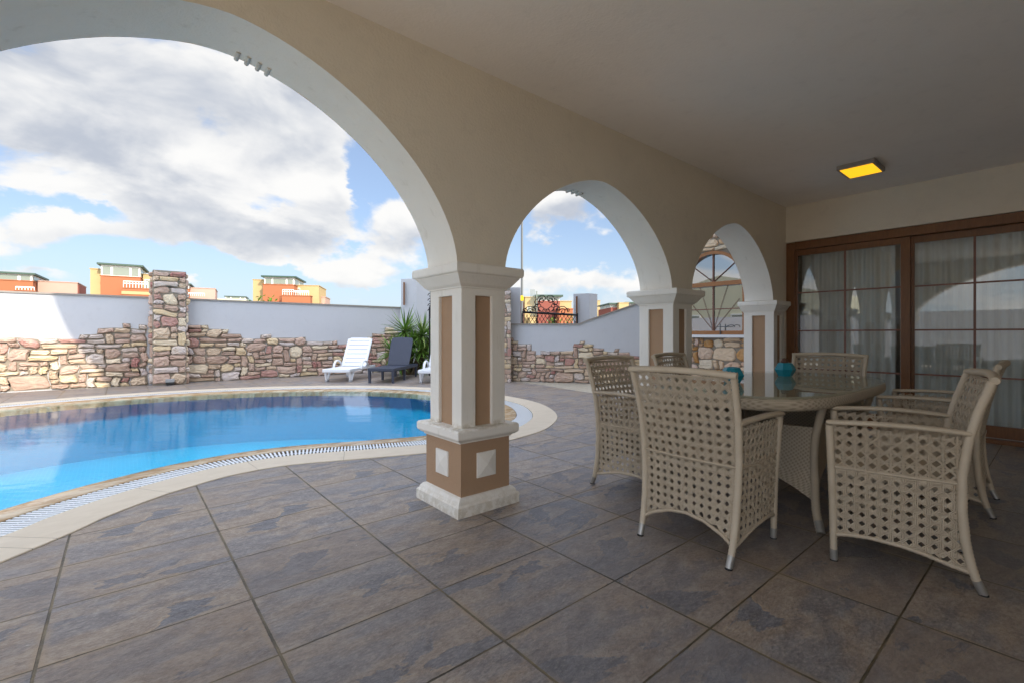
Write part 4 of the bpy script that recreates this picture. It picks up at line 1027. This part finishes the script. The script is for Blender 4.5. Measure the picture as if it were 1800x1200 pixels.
dl = thing('sun_lounger', 'dark navy woven pattern lounger between two white ones', 'sun lounger', ((c1[0]+c2[0])/2, (c1[1]+c2[1])/2, 0), rzL-R_(6))
m = MB(); zt = .34; wl = .31
m.bbox((-wl, -.03, zt-.075), (wl, 1.75, zt), .012); m.build('seat', 'dark', dl)
m = MB(); ang = R_(64); y0 = 1.12
pts = [(-.27, 0), (.27, 0), (.285, .3), (.285, .66), (.265, .735), (.2, .752), (0, .76), (-.2, .752), (-.265, .735), (-.285, .66), (-.285, .3)]
m.prism(pts, lambda p_, q_, t_: (p_, y0+q_*math.cos(ang)-t_*math.sin(ang), zt+q_*math.sin(ang)+t_*math.cos(ang)), -.018, .018); m.build('backrest', 'dark', dl)
for yy in (.0, .78, 1.68):
    for s in (-1, 1):
        m = MB(); m.loops([[(s*(wl-.035)+a_*.5*(.8 if z < .1 else 1), yy+b2*.5*(.8 if z < .1 else 1), z) for a_, b2 in ((-.055, -.055), (.055, -.055), (.055, .055), (-.055, .055))] for z in (0, zt-.07)], smooth=False); m.build('leg', 'dark', dl)

# ------------------------------------------------------------ yucca
yr = random.Random(3)
yc0 = BW(716, 12.95)
yu = thing('yucca', 'spiky green yucca clump behind the dark lounger', 'plant', (yc0[0], yc0[1], 0))
heads = [(-.06, 0, 1.22, 1.3), (.40, .10, 1.12, 1.15), (-.40, -.05, .66, 1.05), (-.22, .0, .35, .9), (.08, -.16, .80, .85), (.42, -.05, .70, .9), (.18, .05, .95, .8), (-.12, .1, .5, .75), (.38, .1, .32, .7), (.62, .05, .98, .8), (.70, 0, .5, .8)]
m = MB()
for (hx_, hy_, hz_, s_) in heads:
    bx, by = hx_*RT[0]+hy_*FW[0], hx_*RT[1]+hy_*FW[1]
    m.tube(catmull([(bx*.3, by*.3, 0), (bx*.7, by*.7, hz_*.5), (bx, by, hz_)], 4, False), [.05]*9, 7)
m.build('trunk', 'trunk', yu)
m = MB()
for (hx_, hy_, hz_, s_) in heads:
    bx, by = hx_*RT[0]+hy_*FW[0], hx_*RT[1]+hy_*FW[1]
    for i in range(95):
        aa = yr.uniform(0, 2*pi); e = math.asin(min(1, yr.uniform(-.55, 1.0))); L = s_*yr.uniform(.42, .68); w0 = yr.uniform(.016, .026)
        if e < 0: L *= .9
        dirv = Vector((math.cos(aa)*math.cos(e), math.sin(aa)*math.cos(e), math.sin(e))); b0 = Vector((bx, by, hz_-.10*yr.random()+(.05*math.sin(e))))
        side = dirv.cross(Vector((0, 0, 1))); side = side.normalized() if side.length > .05 else Vector((1, 0, 0)); up = side.cross(dirv)
        droop = yr.uniform(.02, .22)*(1.2-e)*(.9 if yr.random() < .85 else 2.4); rows = []
        for k in range(6):
            t = k/5; p_ = b0+dirv*L*t-Vector((0, 0, droop*L*t*t)); ww = w0*(1-.0*t)*(1-t**2.2)+.0008
            if k == 0: ww = w0*.7
            rows.append([p_-side*ww, p_-up*ww*.45, p_+side*ww])
        m.loops(rows, closed=False, cap=False, smooth=False)
m.build('leaves', 'leaf', yu)

# ------------------------------------------------------------ flood light at the pillar foot
q_ = (.82, PYF-.09)
fo = thing('flood_light', 'small grey flood light on the paving at the stone pillar foot', 'lamp', (q_[0], q_[1], 0))
m = MB(); m.bbox((-.075, -.05, .015), (.075, .05, .065), .008); m.box((-.05, -.03, 0), (.05, .03, .016)); m.build('body', 'rubber', fo)
m = MB(); m.bbox((-.08, -.045, .065), (.08, .05, .135), .01); m.build('hood', 'grey_plastic', fo)

# ------------------------------------------------------------ street pole
sp_ = BW(917.5, 19); spo = thing('street_pole', 'tall slim grey street pole beyond the iron gate', 'pole', (sp_[0], sp_[1], -.03))
m = MB(); m.tube([(0, 0, 0), (0, 0, 9)], [.055, .032], 8); m.build('shaft', 'pole', spo)
m = MB(); zz = H+64*19/FPX; m.add([(RT[0]*x-FW[0]*.06, RT[1]*x-FW[1]*.06, z) for x, z in ((-.055, zz-.09), (.055, zz-.09), (.075, zz), (.055, zz+.12), (-.055, zz+.12))]+[(RT[0]*x-FW[0]*.05, RT[1]*x-FW[1]*.05, z) for x, z in ((-.055, zz-.09), (.055, zz-.09), (.075, zz), (.055, zz+.12), (-.055, zz+.12))], [(0,1,2,3,4),(9,8,7,6,5)]+[(i, 5+i, 5+(i+1) % 5, (i+1) % 5) for i in range(5)]); m.build('plate', 'sign_y', spo)

# ------------------------------------------------------------ houses beyond the walls
GRP = 'flat roofed orange and yellow houses beyond the walls'
def far_house(label, uc, dpt, yaw, comps, ref_v=None):
    """comps in metres from the house centre: kind, x0, x1, y0, y1, z0, z1"""
    p = BW(uc, dpt); o = thing('house', label, 'house', (p[0], p[1], -.03), R_(-40+yaw), GRP)
    sc_ = (uc-900)/FPX*dpt; cy_, sy_ = math.cos(R_(yaw)), math.sin(R_(yaw))
    def tx(u):
        a = (u-900)/FPX; return (a*dpt-sc_)/(cy_-a*sy_)
    for (kind, u0, u1, y0, y1, v0, v1) in comps:
        x0, x1 = tx(u0), tx(u1); k = (dpt+(x0+x1)/2*sy_)/FPX; z0 = 0 if v0 is None else H-(v0-HZ)*k+.03; z1 = H-(v1-HZ)*k+.03
        if kind == 'band':                                         # glazed attic band with roof slab
            m = MB(); m.box((x0, y0, z0), (x1, y1, z1)); fr = m.build('attic_glazing', 'frame_w', o)
            g = MB(); ww = x1-x0; hh = z1-z0
            for a, b in ((.04, .24), (.30, .72), (.78, .96)): g.box((x0+a*ww, y0-.05, z0+.14*hh), (x0+b*ww, y0+.04, z1-.14*hh))
            for a, b in ((.08, .45), (.55, .92)):
                for X in (x0, x1): g.box((X-.05, y0+a*(y1-y0), z0+.14*hh), (X+.05, y0+b*(y1-y0), z1-.14*hh))
            g.build('pane', 'far_glass', fr)
            r = MB(); r.box((x0-.35, y0-.45, z1), (x1+.35, y1+.35, z1+.22)); r.build('roof', 'green', o)
        elif kind == 'rail':
            m = MB(); nn = max(4, int((x1-x0)/.28))
            for i in range(nn+1): x = x0+(x1-x0)*i/nn; m.box((x-.03, y0-.03, z0), (x+.03, y0+.03, z1))
            for z in (z1, (z0+z1)/2+.2): m.box((x0, y0-.04, z-.04), (x1, y0+.04, z+.04))
            m.build('railing', 'frame_w', o)
        elif kind == 'win':
            m = MB(); m.box((x0, y0-.06, z0), (x1, y0+.1, z1)); f_ = m.build('window', 'frame_w', o)
            g = MB(); g.box((x0+.14*(x1-x0), y0-.09, z0+.1*(z1-z0)), (x1-.14*(x1-x0), y0-.03, z1-.08*(z1-z0))); g.build('pane', 'far_glass', f_)
        else:
            m = MB(); m.box((x0, y0, z0), (x1, y1, z1))
            if kind in ('yellow', 'orange', 'pink', 'cream') and z1-z0 > 2: m.box((x0-.08, y0-.08, z1), (x1+.08, y1+.08, z1+.10))
            m.build('wall', kind, o)
    return o
far_house('flat roofed house furthest left, with pink wing', 66, 62, 36, [('yellow', -60, -20, 2, 9, None, 484), ('orange', -40, 58, 0, 9, None, 493), ('band', -40, 56, .2, 8, 493, 481), ('pink', 60, 132, 2, 10, None, 494), ('rail', 32, 64, -1.2, 0, 513, 506), ('orange', 30, 66, -1.3, 0, None, 513), ('red', 131, 134, 2.5, 9, None, 498)])
far_house('orange house with glazed attic, left of the stone pillar', 215, 60, 33, [('yellow', 154, 177, 1.5, 9, None, 471), ('orange', 176.5, 247, 0, 9, None, 487), ('band', 177, 246, .15, 7, 487, 467.5), ('yellow', 248, 285, 2, 9, None, 481), ('rail', 220, 262, -1.4, 0, 510, 497), ('orange', 219, 290, -1.5, 0, None, 510), ('win', 251, 266, 2, 0, 509, 489), ('yellow', 217, 291, -1.6, -1.3, 520, 515)])
far_house('pale pink winged house just right of the stone pillar', 345, 84, 30, [('orange', 290, 333, 0, 9, None, 508), ('band', 290, 332, .15, 7, 508, 500), ('pink', 333, 378, 1, 9, None, 506.5), ('rail', 332, 360, -.8, 0, 521, 516)])
far_house('small distant green roofed house between two orange houses', 410, 150, 25, [('cream', 380, 433, 0, 12, None, 526), ('band', 396, 431, .3, 9, 526.5, 522)])
far_house('orange house with yellow left flank near the middle of the wall', 495, 70, 13, [('yellow', 439, 461, 1.5, 9, None, 490.5), ('orange', 462, 517, 0, 9, None, 501), ('band', 464, 516.5, .15, 7, 501, 488), ('yellow', 517, 556, 2.2, 9, None, 500), ('rail', 501, 520, -1.4, 0, 522, 511), ('rail', 520, 546, -1.4, 0, 522, 513), ('orange', 500, 549, -1.5, 0, None, 522), ('win', 518, 522, 2.2, 0, 520, 504), ('pink', 556.5, 564, 4, 9, None, 519)])
far_house('orange and yellow house directly behind the iron gate', 955, 55, 6, [('red', 918, 926, 2, 9, None, 530), ('yellow', 925, 946, 1, 9, None, 522), ('red', 945.5, 984, 0, 9, None, 529), ('band', 946, 984, .15, 7, 529, 522), ('yellow', 984, 1008, 1, 9, None, 529.5), ('win', 929, 935, 1, 0, 548, 538), ('orange', 978, 1002, -1.5, 0, None, 545), ('yellow', 930, 940, -.6, 1, None, 560)])  # leftmost red block paints the shaded left side
far_house('yellow and orange house right of the white gate post', 1060, 90, 0, [('yellow', 1046, 1055, 0, 9, None, 529), ('orange', 1040, 1070, 1, 9, None, 548), ('pink', 1068, 1078, 3, 9, None, 544), ('rail', 1056, 1068, .8, 0, 548, 543)])
far_house('red and yellow house above the sloping wall shoulder', 1100, 75, 4, [('red', 1077, 1089, 1, 9, None, 540), ('band', 1077, 1088, 1.2, 8, 540, 534.5), ('yellow', 1088, 1105, 0, 9, None, 533), ('red', 1105, 1130, 1, 9, None, 537), ('band', 1106, 1130, 1.2, 8, 537, 533)])  # first red block is shade on the left side, put into colour
# rebar starter bars on an unfinished roof
rb = BW(938, 48); ro = thing('starter_bars', 'bare upright starter bars rising over the house behind the gate', 'rods', (rb[0], rb[1], 0))
m = MB()
for du in (-5, -3, -1, 1.3): m.tube([(du*48/FPX*RT[0], du*48/FPX*RT[1], 3), (du*48/FPX*RT[0], du*48/FPX*RT[1], H+(588-509)*48/FPX)], .028, 5)
for du in (4.5, 6): m.tube([(du*48/FPX*RT[0], du*48/FPX*RT[1], 3), (du*48/FPX*RT[0], du*48/FPX*RT[1], H+(588-512)*48/FPX)], .035, 5)
m.build('bars', 'far_glass', ro)
def bush(label, u, dpt, r, h_, seed):
    p = BW(u, dpt); o = thing('shrub', label, 'shrub', (p[0], p[1], -.03)); rg = random.Random(seed); m = MB()
    for i in range(420):
        v = Vector((rg.gauss(0, 1), rg.gauss(0, 1), rg.gauss(0, 1))).normalized()*rg.uniform(.4, 1); c = Vector((v.x*r, v.y*r, h_*.55+v.z*h_*.45)); a = Vector((rg.uniform(-1, 1), rg.uniform(-1, 1), rg.uniform(-.6, 1))).normalized()*r*.30; b2 = a.cross(Vector((rg.random(), rg.random(), 1))).normalized()*r*.05
        m.add([c-b2, c+a*.5+b2, c+a, c+a*.5-b2*1.5], [(0,1,2,3)])
    m.build('foliage', 'leaf', o); m = MB(); m.tube([(0, 0, 0), (0, 0, h_*.6)], .04, 6); m.build('trunk', 'trunk', o)
bush('bright green shrub seen through the iron gate lattice', 972, 18, .55, 1.75, 1)
bush('green shrub peeping over the white wall before the orange house', 463, 26, .8, 3.5, 2)
bush('dark green shrub by the right hand gate post', 1003, 22, .3, 2.3, 4)

# ------------------------------------------------------------ what the panes mirror: neighbour wall and house to the left
nw = thing('side_boundary_wall', 'plain white garden wall mirrored in the arched window', 'wall')
m = MB(); m.box((-9.6, -3, -.03), (-9.35, 13.1, 1.95)); m.build('wall_face', 'render_white', nw)
nh = thing('neighbour_house', 'cream neighbouring house with gabled roof mirrored in the arched window', 'house', (-19, 14.5, 0))
m = MB(); m.prism([(-7, 0), (7, 0), (7, 3.2), (0, 4.9), (-7, 3.2)], lambda p_, q_, t_: (t_, p_, q_), -5, 3); fixn(m.build('wall', 'cream', nh))
for yy in (-4.6, -1.4, 1.8, 5.0):
    for zz in (1.0,):
        m = MB(); m.box((2.95, yy-.6, zz), (3.08, yy+.6, zz+1.4)); f_ = m.build('window', 'frame_w', nh); g = MB(); g.box((3.0, yy-.5, zz+.1), (3.1, yy+.5, zz+1.3)); g.build('pane', 'far_glass', f_)

# ------------------------------------------------------------ render
sc.render.engine = 'CYCLES'
sc.cycles.max_bounces = 10; sc.cycles.diffuse_bounces = 6; sc.cycles.glossy_bounces = 5; sc.cycles.transparent_max_bounces = 16
sc.cycles.sample_clamp_indirect = 6
sc.render.resolution_x = 1024; sc.render.resolution_y = 682
